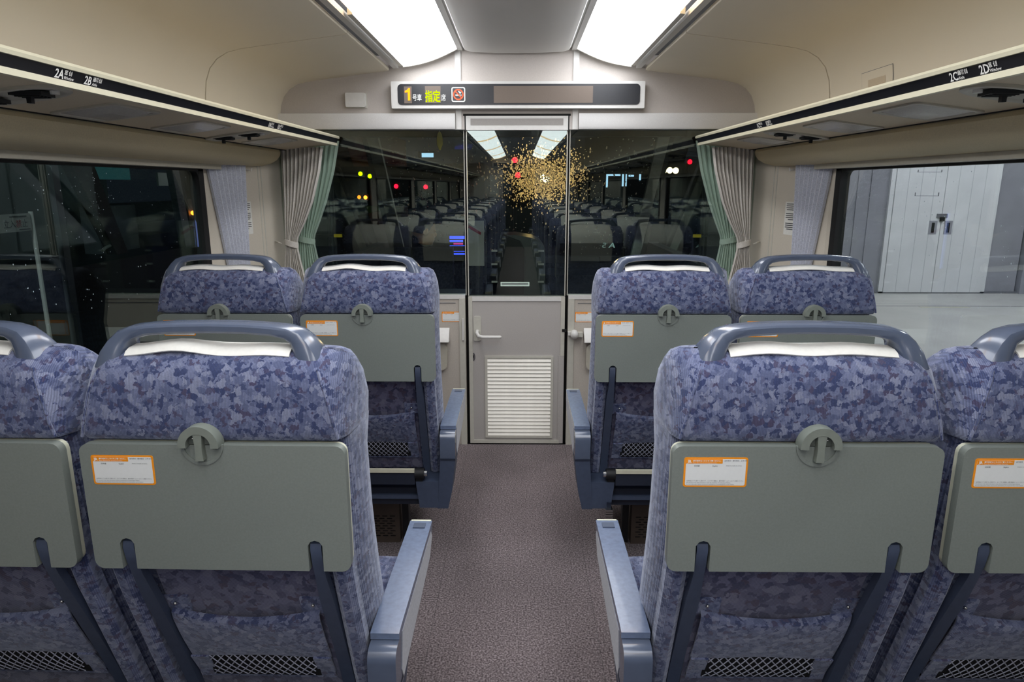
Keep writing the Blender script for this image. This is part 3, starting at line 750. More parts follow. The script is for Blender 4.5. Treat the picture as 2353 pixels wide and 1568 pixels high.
# arched upper panel
archp = [(-1.175, 1.60), (-1.172, 1.71)] + [(-x, z) for x, z in ((1.160, 1.765), (1.142, 1.808), (1.112, 1.842), (1.072, 1.864), (1.02, 1.876), (.80, 1.904), (.62, 1.925), (.56, 1.95), (.45, 1.985), (.28, 2.06))]
archp = [(-1.2, 1.648), (-1.2, 2.08), (1.2, 2.08), (1.2, 1.648)]
o = MB(); o.prism(archp, 'y', Yf, Yf + .05, 'partition_grey'); child(o, 'upper_panel', wf)
for sx in (-1, 1):
    o = MB(); o.box(min(sx * .272, sx * .300), max(sx * .272, sx * .300), Yf - .006, Yf, 1.648, 2.05, 'alu_white', .002); child(o, 'mullion', wf)
    a, b = min(sx * .302, sx * 1.2), max(sx * .302, sx * 1.2)
    o = MB(); o.prism([(Yf, 1.726), (Yf - .030, 1.722), (Yf - .034, 1.66), (Yf - .028, 1.648), (Yf, 1.646)], 'x', a, b, 'ledge_white', .004); child(o, 'header_ledge', wf)
    # lower wall
    a, b = min(sx * .268, sx * 1.215), max(sx * .268, sx * 1.215)
    o = MB(); o.box(a, b, Yf, Yf + .05, 0, .815, 'partition_low'); lw = child(o, 'lower_panel', wf)
    o = MB(); o.box(a, b, Yf - .006, Yf + .056, .803, .822, 'alu_white', .003); child(o, 'glazing_rail', lw)
    a, b = min(sx * .268, sx * .300), max(sx * .268, sx * .300)
    o = MB(); o.box(a, b, Yf - .008, Yf, 0, .806, 'alu_trim', .003); child(o, 'door_post', lw)
    o = MB(); o.box(min(sx * .318, sx * 1.2), max(sx * .318, sx * 1.2), Yf - .003, Yf, .78, .783, 'joint_grey'); child(o, 'panel_joint', lw)
    # fixed glass beside the door
    a, b = min(sx * .263, sx * 1.2), max(sx * .263, sx * 1.2)
    o = MB(); o.box(a, b, Yf + .020, Yf + .028, .815, 1.65, 'pane_partition'); gp = child(o, 'glass_pane', wf)
    a, b = min(sx * .262, sx * .2655), max(sx * .262, sx * .2655)
    o = MB(); o.box(a, b, Yf + .014, Yf + .034, .82, 1.648, 'alu_trim'); child(o, 'glass_edge', wf)
# door
dr = tag(empty('door_1', (0, D, 0)), kind='structure')
o = MB(); o.box(-.268, .268, Yf + .045, Yf + .05, 0, .82, 'gap_black'); o.box(-.262, -.2485, Yf + .03, Yf + .034, .82, 1.65, 'gap_black'); o.box(.2485, .262, Yf + .03, Yf + .034, .82, 1.65, 'gap_black')
o.box(-.264, .264, Yf - .003, Yf + .05, 1.712, 1.722, 'gap_black'); o.box(-.2575, -.2515, Yf - .003, Yf + .04, 1.64, 1.714, 'gap_black'); o.box(.2515, .2575, Yf - .003, Yf + .04, 1.64, 1.714, 'gap_black'); child(o, 'door_gap', dr)
o = MB(); o.box(-.2515, .2515, Yf - .002, Yf + .035, .008, .815, 'door_grey', .003); leaf = child(o, 'lower_leaf', dr)
def rail(x0, x1, z0, z1, m='alu_trim', d=.006, par=leaf): q = MB(); q.box(x0, x1, Yf - .002 - d, Yf, z0, z1, m, .002); return child(q, 'rail', par)
rail(-.2515, -.231, .008, .815); rail(.231, .2515, .50, .815); rail(-.231, .231, .793, .815, 'alu_white'); rail(-.231, .231, .008, .026)
rail(.222, .2515, .008, .50, 'door_grey', .004)
o = MB(); o.box(-.25, .25, Yf + .014, Yf + .022, .815, 1.655, 'pane_partition'); gp = child(o, 'glass_pane', dr)
for sx in (-1, 1):
    o = MB(); o.box(sx * .2505 - .0022, sx * .2505 + .0022, Yf + .008, Yf + .026, .818, 1.65, 'alu_trim'); child(o, 'glass_edge', dr)
# transom over the door glass
tr = MB(); tr.box(-.2515, .2515, Yf - .004, Yf + .03, 1.646, 1.712, 'alu_white', .003); tr = child(tr, 'transom', dr)
o = MB(); o.box(-.228, .228, Yf - .0055, Yf - .0035, 1.668, 1.700, 'transom_grey'); child(o, 'transom_panel', tr)
o = MB(); o.prism(rrect(-.084, .066, .868, .890, .002, 2), 'y', Yf + .0138, Yf + .0130, 'paper_green')
for zz_ in (.883, .8765): o.box(-.078, .060, Yf + .0122, Yf + .0130, zz_ - .0016, zz_ + .0016, 'ink')
child(o, 'glass_sticker', dr, 'pale green notice strip on the door glass')
# lever handle
o = MB(); o.prism(rrect(-.226, -.186, .580, .712, .010, 4), 'y', Yf - .010, Yf, 'alu_trim', .003); hp = child(o, 'handle_plate', dr)
o = MB(); o.tube([(-.206, Yf - .008, .632), (-.206, Yf - .045, .630), (-.196, Yf - .058, .616), (-.175, Yf - .060, .612), (-.085, Yf - .060, .612), (-.079, Yf - .058, .612)], [.010, .0095, .0095, .009, .0085, .005], 'alu_white', 12)
child(o, 'lever', hp)
o = MB(); o.prism([(-.228 + .009 * math.cos(t), .492 + .022 * math.sin(t)) for t in [q * math.pi / 8 for q in range(16)]], 'y', Yf - .005, Yf, 'chrome', .001)
o.prism([(-.228 + .0035 * math.cos(t), .497 + .004 * math.sin(t)) for t in [q * math.pi / 5 for q in range(10)]], 'y', Yf - .0058, Yf - .0048, 'slot_black'); o.box(-.230, -.226, Yf - .0058, Yf - .0048, .484, .495, 'slot_black')
child(o, 'keyhole', dr)
# louvre with its slats
o = MB()
for q in ((-.168, .195, .486, .498), (-.168, .195, .040, .052), (-.168, -.155, .052, .486), (.182, .195, .052, .486)): o.box(q[0], q[1], Yf - .010, Yf, q[2], q[3], 'alu_trim', .002)
lf = child(o, 'louver_frame', dr)
o = MB(); o.box(-.155, .182, Yf - .0028, Yf - .0020, .052, .486, 'slot_black'); child(o, 'louver_back', lf)
sl = MB(); nsl = 21; hs = (.486 - .052) / nsl
sl.prism([(-.0005, .0), (-.0082, .0004), (-.0086, .0016), (-.0005, hs - .0022)], 'x', -.155, .182, 'louver_cream'); s0 = child(sl, 'slat', lf)
b0 = s0.location.copy()
for i in range(nsl):
    s_ = s0 if i == 0 else s0.copy()
    if i: COL.objects.link(s_); s_.parent = lf
    s_.location = (b0.x, b0.y + Yf - .002, b0.z + .052 + hs * i)
# door furniture: hinge side latch block and floor bits
for q in ((-.285, -.276, .585, .70, 'alu_white'), ):
    o = MB(); o.box(q[0], q[1], Yf - .018, Yf - .006, q[2], q[3], q[4], .002); child(o, 'hinge', dr)
o = MB(); o.ball((.300, Yf - .045, .625), (.022, .03, .024), 'alu_white', 14, 10); o.box(.268, .30, Yf - .03, Yf - .006, .615, .632, 'alu_white', .003); o.box(.238, .262, Yf - .012, Yf - .004, .63, .645, 'gap_black'); o.box(.315, .345, Yf - .035, Yf - .006, .608, .632, 'alu_trim', .003)
child(o, 'door_stop', dr, 'white rubber door buffer')

# message board above the door
o = MB(); o.prism(rrect(-.605, .613, 1.742, 1.866, .004, 2), 'y', Yf - .055, Yf - .002, 'alu_white', .004); sb = empty('message_board', (0, Yf, 1.742)); child(o, 'housing', sb)
o = MB(); o.prism(rrect(-.573, .590, 1.758, 1.853, .018, 5), 'y', Yf - .0575, Yf - .055, 'sign_black'); face = child(o, 'display_face', sb)
ysn = Yf - .0585
def sq(x0, x1, z0, z1, m, name, d=.0006):
    q = MB(); q.box(x0, x1, ysn - d, ysn + .001, z0, z1, m); return child(q, name, face)
sq(-.542, -.505, 1.765, 1.842, 'led_off', 'car_number_screen'); sq(-.441, -.366, 1.766, 1.843, 'led_off', 'seat_class_screen'); sq(-.111, .364, 1.766, 1.843, 'led_off', 'message_screen')
def sign_text(st, x, z, size, m, bold, name, sx=1.0):
    q = MB(); q.text(st, size, m, face_mx((x, ysn - .0015, z), (1, 0, 0), (0, 0, 1)), bold, 3, 0, 'LEFT', sx); child(q, name, face)
q = MB(); q.prism([(-.524, 1.778), (-.513, 1.778), (-.513, 1.834), (-.521, 1.834), (-.527, 1.826), (-.538, 1.822), (-.538, 1.814), (-.524, 1.816)], 'y', ysn - .0015, ysn - .0009, 'led_orange'); child(q, 'lettering', face)
sign_text('号車', -.503, 1.779, .033, 'sign_print', .0003, 'lettering', .70)
sign_text('指定', -.441, 1.776, .056, 'led_yellow', .0012, 'lettering', .66)
sign_text('席', -.364, 1.778, .034, 'sign_print', .0002, 'lettering', .68)
q = MB(); cx, cz = -.281, 1.805
q.prism(rrect(cx - .033, cx + .033, cz - .034, cz + .034, .009, 4), 'y', ysn - .0005, ysn + .001, 'sign_print')
q.prism(rrect(cx - .028, cx + .028, cz - .029, cz + .029, .006, 4), 'y', ysn - .0009, ysn, 'sign_black')
q.prism(arc(cx, cz, .0255, 0, 360, 28)[:-1], 'y', ysn - .0012, ysn, 'sign_orange')
q.prism(arc(cx, cz, .0195, 0, 360, 28)[:-1], 'y', ysn - .0015, ysn, 'sign_black')
def bar(x0, z0, x1, z1, w, m, d):
    l = math.hypot(x1 - x0, z1 - z0); nx, nz = -(z1 - z0) / l * w / 2, (x1 - x0) / l * w / 2
    q.prism([(cx + x0 + nx, cz + z0 + nz), (cx + x1 + nx, cz + z1 + nz), (cx + x1 - nx, cz + z1 - nz), (cx + x0 - nx, cz + z0 - nz)], 'y', ysn - d, ysn, m)
bar(-.014, -.003, .009, -.003, .006, 'sign_print', .0018); bar(.011, -.003, .015, -.003, .006, 'sign_print', .0018)
bar(.001, .016, .010, .004, .0055, 'sign_print', .0018); bar(.010, .005, .013, .012, .004, 'sign_print', .0018)
bar(-.015, .015, .015, -.015, .0055, 'sign_orange', .0022)
child(q, 'no_smoking_symbol', face)
tag(sb, 'wide black electronic message board in white housing above the cab door', 'message board')

# small white sensor box on the arch
o = MB(); o.prism(rrect(-.834, -.738, 1.752, 1.818, .006, 3), 'y', Yf - .03, Yf, 'alu_white', .004)
o.box(-.838, -.734, Yf - .008, Yf, 1.748, 1.820, 'alu_trim', .002); tag(o.build('sensor_box'), 'small ivory sensor box on the arch beside the message board', 'sensor box')

# fold-away wall tables and stickers on the lower wall
for sx in (-1, 1):
    root = empty('folding_table', (sx * .6, Yf, .40)); c = .62
    a, b = min(sx * .352, sx * .86), max(sx * .352, sx * .86)
    o = MB(); o.prism([(Yf - .006, .650), (Yf - .060, .600), (Yf - .066, .585), (Yf - .006, .580)], 'x', a, b, 'alu_white', .004); child(o, 'hinge_cover', root)
    o = MB(); a2, b2 = min(sx * .365, sx * .85), max(sx * .365, sx * .85)
    pl = rrect(a2, b2, .425, .572, .035, 5); o.prism(pl, 'y', Yf - .034, Yf - .012, 'ivory_plastic', .004); child(o, 'table_leaf', root)
    o = MB(); o.box(a2 + .04, b2 - .04, Yf - .012, Yf, .46, .60, 'joint_grey', .003); child(o, 'bracket', root)
    tag(root, 'folded white wall table on the cab partition, %s' % SIDE[sx], 'folding table', 'folding tables on the partition')
    st = sticker_mesh(-.392 if sx < 0 else .306, .735, Yf - .0005, .108, .054).build('information_sticker')
    tag(st, 'orange and white information sticker on the partition wall, %s' % SIDE[sx], 'sticker', 'stickers on the partition wall')

# curtains
def curtain(pins, width_fn, axis, m, name, label, tie=None, amp=.012, folds=9, thick=.0012, group=None):
    """pins: list of (z, a, b): the cloth spans a..b along `axis` at height z"""
    nu, mb, rows = folds * 6, MB(), []
    for (z, a, b, d) in pins:
        sp = abs(b - a); am = amp * min(1.0, .35 + sp / .25)
        rows.append([(*( (a + (b - a) * t, d + am * math.sin(t * folds * 2 * math.pi + .6 * math.sin(t * 7))) if axis == 'x' else (math.copysign(WPX(a + (b - a) * t) - .018 + am * math.sin(t * folds * 2 * math.pi), d), a + (b - a) * t)), z) for t in [q / nu for q in range(nu + 1)]])
    root = empty(name, ((pins[0][1] if axis == 'x' else pins[0][3]), (pins[0][3] if axis == 'x' else pins[0][1]), pins[-1][0]))
    mb.sheet(rows, m, thick); child(mb, 'cloth', root)
    if tie:
        z, a, b, d = tie; o = MB(); n = 14
        cxm, rx = (a + b) / 2, abs(b - a) / 2 + .004
        o.loft([[(cxm + rx * math.cos(q * 2 * math.pi / n) * (1.0 + e), d + (amp + .010) * math.sin(q * 2 * math.pi / n), z + dz + .010 * math.cos(q * 2 * math.pi / n) * (1 if a > 0 else -1)) for q in range(n)] for dz, e in ((-.014, -.03), (0, .02), (.014, 0))], m)
        child(o, 'tie_band', root)
        o = MB(); hx = math.copysign(WPX(d) - .006, a); o.tube([(hx, d, z + .012), (hx * .985, d - .012, z + .006), (hx * .975, d - .004, z)], .004, 'ivory_plastic', 6); child(o, 'tie_hook', root)
    return tag(root, label, 'curtain', group)
def smooth_pins(keys, n=14):
    out = []
    for (z0, *p0), (z1, *p1) in zip(keys, keys[1:]):
        for i in range(n):
            t = i / n; e = t
            out.append((z0 + (z1 - z0) * t, *[a + (b - a) * e for a, b in zip(p0, p1)]))
    out.append(keys[-1]); return out
for sx in (-1, 1):
    yc = Yf - .075
    k = [(1.560, sx * 1.150, sx * .945, yc), (1.45, sx * 1.152, sx * .965, yc), (1.30, sx * 1.155, sx * 1.010, yc), (1.20, sx * 1.158, sx * 1.055, yc), (1.13, sx * 1.160, sx * 1.093, yc), (1.095, sx * 1.160, sx * 1.102, yc), (1.06, sx * 1.162, sx * 1.098, yc), (1.0, sx * 1.172, sx * 1.088, yc), (.92, sx * 1.180, sx * 1.072, yc), (.80, sx * 1.185, sx * 1.05, yc)]
    curtain(smooth_pins(k, 4), None, 'x', 'curtain_grey', 'partition_curtain', 'tied pale grey pleated curtain in front of the cab glass, %s' % SIDE[sx], (1.095, sx * 1.162, sx * 1.100, yc), .012, 10, group='grey curtains by the partition')
    yc = Yf + .085
    k = [(1.60, sx * 1.16, sx * .905, yc), (1.45, sx * 1.16, sx * .938, yc), (1.30, sx * 1.16, sx * .985, yc), (1.20, sx * 1.16, sx * 1.025, yc), (1.13, sx * 1.155, sx * 1.055, yc), (1.10, sx * 1.15, sx * 1.063, yc), (1.06, sx * 1.155, sx * 1.058, yc), (.98, sx * 1.165, sx * 1.045, yc), (.85, sx * 1.17, sx * 1.03, yc)]
    curtain(smooth_pins(k, 4), None, 'x', 'curtain_green', 'cab_curtain', 'tied green pleated curtain on the cab side of the glass, %s' % SIDE[sx], (1.10, sx * 1.152, sx * 1.062, yc), .011, 9, group='green curtains in the cab')
    xc = sx * (WP - .018)
    k = [(1.472, 2.945, 3.20, xc), (1.35, 2.97, 3.19, xc), (1.20, 3.0, 3.18, xc), (1.0, 3.036, 3.172, xc), (.72, 3.07, 3.165, xc)]
    if sx > 0: k = [(z, a - .025, b - .045, x) for z, a, b, x in k]
    curtain(smooth_pins(k, 3), None, 'y', 'curtain_blue', 'window_curtain', 'gathered lavender blue lace curtain at the window edge, %s' % SIDE[sx], None, .015, 7, group='blue window curtains')
    # notice on the end wall panel
    y0, y1 = (3.14, 3.262) if sx < 0 else (3.122, 3.252)
    o = MB(); xw = sx * (WP - .0008); o.prism(rrect(y0, y1, 1.156, 1.306, .004, 2), 'x', xw, sx * (WP + .001), 'paper')
    for j in range(15):
        if j % 5 == 4: continue
        zz_ = 1.296 - j * .0088; e = .012 + .03 * rng.random() if j % 5 == 3 else .010
        o.box(min(xw - sx * .0006, xw), max(xw - sx * .0006, xw), y0 + .008, y1 - e, zz_ - .0018, zz_ + .0018, 'ink')
    for v in o.bm.verts: v.co.x += sx * (WPX(v.co.y) - WP)
    tag(o.build('wall_notice'), 'white printed notice on the end wall panel beside the window curtain, %s' % SIDE[sx], 'notice', 'notices on the end panels')
    yh = 3.25 if sx < 0 else 3.206; xh = sx * WPX(yh)
    o = MB(); o.tube([(xh, yh, 1.452), (xh - sx * .022, yh, 1.446), (xh - sx * .024, yh, 1.458)], .004, 'alu_white', 6)
    tag(o.build('coat_hook'), 'small white coat hook on the end wall panel, %s' % SIDE[sx], 'hook', 'coat hooks')

# ------------------------------------------------------------------ driver's cab beyond the glass
cab = tag(empty('cab_shell', (0, D, 0)), kind='structure')
o = MB(); o.box(-1.32, 1.32, D + .05, 6.6, -.06, 0, 'cab_dark'); child(o, 'cab_floor', cab)
o = MB(); o.box(-1.32, 1.32, D + .05, 5.25, 1.80, 1.86, 'cab_dark'); child(o, 'cab_ceiling', cab)
o = MB(); o.box(-1.2, 1.2, D + .05, D + .09, 1.66, 1.80, 'cab_dark'); child(o, 'cab_header', cab)
WS_T, WS_B = (5.15, 1.74), (6.45, .72)      # windscreen top and bottom (y, z)
for sx in (-1, 1):
    def XX(a, b): return (min(sx * a, sx * b), max(sx * a, sx * b))
    o = MB(); o.box(*XX(1.22, 1.32), D + .05, 6.5, 0, .86, 'cab_dark'); o.box(*XX(1.22, 1.32), D + .05, 5.3, 1.66, 1.86, 'cab_dark')
    o.box(*XX(1.22, 1.32), D + .05, 3.92, .86, 1.66, 'cab_dark', .004); o.box(*XX(1.20, 1.32), 4.36, 4.56, .86, 1.66, 'cab_dark', .004); child(o, 'cab_side', cab)
    o = MB()
    for yy in (3.72, 3.84, 4.42, 4.50): o.box(*XX(1.192, 1.222), yy, yy + .018, .2, 1.64, 'cab_grey', .003)
    child(o, 'cab_rails', cab)
    o = MB(); o.box(*XX(1.262, 1.266), 3.92, 4.36, .86, 1.66, 'pane_window'); o.prism([(4.56, .86), (6.20, .86), (5.24, 1.66), (4.56, 1.66)], 'x', sx * 1.262, sx * 1.266, 'pane_window'); child(o, 'cab_side_glass', cab)
    o = MB(); o.loft([[(sx * x, y, z) for x, y, z in ((1.02, WS_T[0], WS_T[1]), (1.10, WS_T[0] - .02, WS_T[1]), (1.10, WS_T[0] + .05, WS_T[1]), (1.02, WS_T[0] + .06, WS_T[1]))], [(sx * x, y, z) for x, y, z in ((1.06, WS_B[0], WS_B[1]), (1.14, WS_B[0] - .02, WS_B[1]), (1.14, WS_B[0] + .05, WS_B[1]), (1.06, WS_B[0] + .06, WS_B[1]))]], 'cab_pillar'); child(o, 'screen_pillar', cab)
    o = MB(); o.loft([[(sx * x, y, z) for x, y, z in ((1.10, WS_T[0] - .02, WS_T[1]), (1.13, WS_T[0] - .04, WS_T[1]), (1.13, WS_T[0] + .05, WS_T[1]), (1.10, WS_T[0] + .05, WS_T[1]))], [(sx * x, y, z) for x, y, z in ((1.14, WS_B[0] - .02, WS_B[1]), (1.18, WS_B[0] - .04, WS_B[1]), (1.18, WS_B[0] + .05, WS_B[1]), (1.14, WS_B[0] + .05, WS_B[1]))]], 'gasket'); child(o, 'pillar_seal', cab)
    o = MB(); o.box(*XX(.985, 1.03), D + .35, D + .36, 1.095, 1.112, 'yellow_plastic', .003); o.box(*XX(1.03, 1.22), D + .35, D + .36, 1.098, 1.109, 'cab_dark'); child(o, 'yellow_handle', cab, 'yellow grab tab')
o = MB()
n = Vector((0, WS_T[1] - WS_B[1], WS_B[0] - WS_T[0])).normalized()
q0 = [(-1.04, *WS_T), (1.04, *WS_T), (1.08, *WS_B), (-1.08, *WS_B)]
o.loft([q0, [(x, y + n.y * .008, z + n.z * .008) for x, y, z in q0]], 'pane_window'); child(o, 'windscreen', cab)
o = MB(); o.box(-1.2, 1.2, 5.95, 6.6, .0, .72, 'cab_dark', .01); o.prism([(5.55, .60), (5.60, .66), (6.42, .70), (6.5, .60)], 'x', -1.15, 1.15, 'cab_dark', .01)
child(o, 'dashboard', cab)
o = MB(); o.box(-1.2, 1.2, WS_T[0] - .08, WS_T[0] + .02, 1.72, 1.82, 'gasket', .01); child(o, 'screen_header', cab)
# rain on the windscreen
o = MB(); b = bmesh.new()
for i in range(3600):
    u, t = rng.uniform(-1, 1), rng.random()
    if rng.random() > .25: u = .19 + rng.gauss(0, .15); t = .30 + rng.gauss(0, .09)
    if not (0.02 < t < .98 and abs(u) < .98): continue
    c = Vector((u * 1.03, WS_T[0] + (WS_B[0] - WS_T[0]) * t, WS_T[1] + (WS_B[1] - WS_T[1]) * t)) + n * .009
    r = rng.uniform(.0026, .0062); down = Vector((0, WS_B[0] - WS_T[0], WS_B[1] - WS_T[1])).normalized(); side_ = Vector((1, 0, 0))
    el = rng.choice((1, 1.2, 1.8, 3.0))
    vs = [b.verts.new(c + n * (r * rng.uniform(.03, .42)))]
    vs += [b.verts.new(c + side_ * (r * math.cos(a)) + down * (r * el * math.sin(a))) for a in [k * math.pi / 3 for k in range(6)]]
    for k in range(6): b.faces.new((vs[0], vs[1 + k], vs[1 + (k + 1) % 6]))
    b.faces.new(vs[:0:-1])
o.take(b, 'wet_drop'); w = child(o, 'rain_drops', cab); w['kind'] = 'stuff'
# mirrored set number stuck on the outside of the windscreen, reads A5 from ahead
t = .905; c = Vector((.892, WS_T[0] + (WS_B[0] - WS_T[0]) * t, WS_T[1] + (WS_B[1] - WS_T[1]) * t)) + n * .010
upv = -Vector((0, WS_B[0] - WS_T[0], WS_B[1] - WS_T[1])).normalized()
o = MB(); o.text('A 5', .118, 'ink_white', face_mx(c - upv * .01, (-1, 0, 0), upv), .0022, 3, 0, 'LEFT', .72); child(o, 'set_number', cab, 'white set number, mirrored from inside')

root = empty('number_fill_lamp', (.83, 6.06, .69)); o = MB(); o.prism([(6.03, .66), (6.03, .765), (6.075, .765), (6.075, .75), (6.05, .745), (6.05, .66)], 'x', .72, .94, 'cab_dark', .003); child(o, 'hood', root)  # lamp added to make the set number readable
o = MB(); o.box(.74, .92, 6.05, 6.054, .715, .74, 'number_fill_glow'); child(o, 'fill_strip', root); tag(root, 'small hooded fill lamp added on the dashboard under the white set number', 'lamp')
# desk, screens, papers
root = empty('cab_monitor', (-.47, 5.32, .66)); o = MB(); o.box(-.545, -.385, 5.40, 5.445, .80, 1.005, 'gasket', .006); o.box(-.50, -.44, 5.44, 5.50, .64, .85, 'cab_dark', .004); child(o, 'housing', root)
o = MB()
for z0, z1, x0, x1, m in ((.970, .992, -.535, -.415, 'screen_blue'), (.945, .960, -.535, -.43, 'screen_blue'), (.926, .938, -.505, -.43, 'screen_pink'), (.914, .918, -.535, -.39, 'screen_blue'), (.870, .874, -.52, -.39, 'screen_blue'), (.845, .858, -.52, -.39, 'screen_blue'), (.972, .99, -.41, -.392, 'screen_blue')):
    o.box(x0, x1, 5.3985, 5.4005, z0, z1, m)
child(o, 'screen_rows', root); tag(root, 'small cab monitor with glowing blue rows beside the driver', 'monitor')
root = empty('timetable_stand', (-.30, 4.92, .66)); o = MB(); o.box(-.352, -.238, 4.90, 4.915, .815, 1.135, 'paper', .002); child(o, 'sheet', root)
o = MB(); o.box(-.377, -.353, 4.899, 4.925, .795, 1.195, 'cab_dark', .002); o.box(-.370, -.358, 4.8984, 4.899, .80, 1.19, 'screen_strip'); child(o, 'light_strip', root)  # dark casing added so the strip only glows towards the carriage
o = MB(); o.prism([(-.345, 1.105), (-.258, 1.055), (-.262, 1.035), (-.349, 1.085)], 'y', 4.899, 4.8965, 'ink_red'); child(o, 'red_label', root)
o = MB(); o.box(-.34, -.25, 4.92, 4.95, .0, .82, 'cab_dark', .004); child(o, 'post', root); tag(root, 'white timetable sheet on a stand with glowing violet edge strip', 'timetable stand')
root = empty('control_console', (.03, 4.75, 0))
o = MB(); prof = [(-.12, .0), (-.12, 1.045), (-.02, 1.05), (.10, 1.03), (.155, 1.005), (.185, .965), (.192, .90), (.192, 0)]
o.prism(prof, 'y', 4.70, 5.05, 'console_grey', .008, 3, 50); child(o, 'cabinet', root)
o = MB(); o.prism([(-.135, .0), (-.135, 1.0), (-.10, 1.055), (.02, 1.01), (.045, .96), (.045, .0)], 'y', 4.62, 4.70, 'cab_dark', .006); child(o, 'front_cover', root)
for z in (.95, .86, .74):
    for x in (-.155, .16): 
        q = MB(); q.box(x - .02, x + .02, 4.612, 4.62, z - .006, z + .006, 'alu_white', .001); child(q, 'switch_tag', root)
tag(root, 'rounded grey control console in the middle of the dark cab', 'console')
root = empty('assistant_desk', (.75, 5.3, 0)); o = MB(); o.box(.25, 1.2, 5.15, 5.9, .55, .60, 'cab_dark', .006); child(o, 'top', root)
o = MB(); o.box(.28, 1.18, 5.3, 5.85, 0, .55, 'cab_dark'); child(o, 'cabinet', root); tag(root, 'low grey desk on the platform side of the cab', 'desk')
# things just behind the glass, under eye level
o = MB(); o.prism([(-.60, .70), (-.295, .70), (-.26, .79), (-.60, .79)], 'y', 3.72, 3.95, 'cab_grey', .006); o.box(-.5, -.36, 3.78, 3.9, 0, .70, 'cab_dark'); tag(o.build('cab_shelf'), 'grey shelf just behind the partition glass beside the door', 'shelf')
root = empty('hanging_tag', (-.43, 3.92, 1.56)); o = MB(); o.tube([(-.430, 3.92, 1.80), (-.429, 3.92, 1.665)], .002, 'alu_white', 5); child(o, 'string', root)
o = MB(); o.loft([[(-.428 + r * math.cos(a), 3.92 + .004 * math.sin(a), z) for a in [k * math.pi / 5 for k in range(10)]] for z, r in ((1.668, .004), (1.655, .012), (1.63, .017), (1.60, .016), (1.582, .008), (1.57, .004))], 'yellow_plastic'); child(o, 'tag', root)
tag(root, 'yellow oval tag hanging on a string behind the partition glass', 'tag')
# driver's seat
root = empty('driver_seat', (-.68, 4.8, 0)); o = MB(); o.box(-.93, -.44, 4.64, 4.735, .36, .965, 'vest_navy', .03, 3); child(o, 'backrest', root)
o = MB(); o.box(-.92, -.45, 4.74, 5.22, .27, .365, 'vest_navy', .03, 3); child(o, 'cushion', root)
o = MB(); o.tube([(-.68, 5.0, 0), (-.68, 5.0, .28)], .06, 'cab_grey', 10); child(o, 'post', root); tag(root, 'dark driver seat in the cab with a seated driver', 'driver seat')

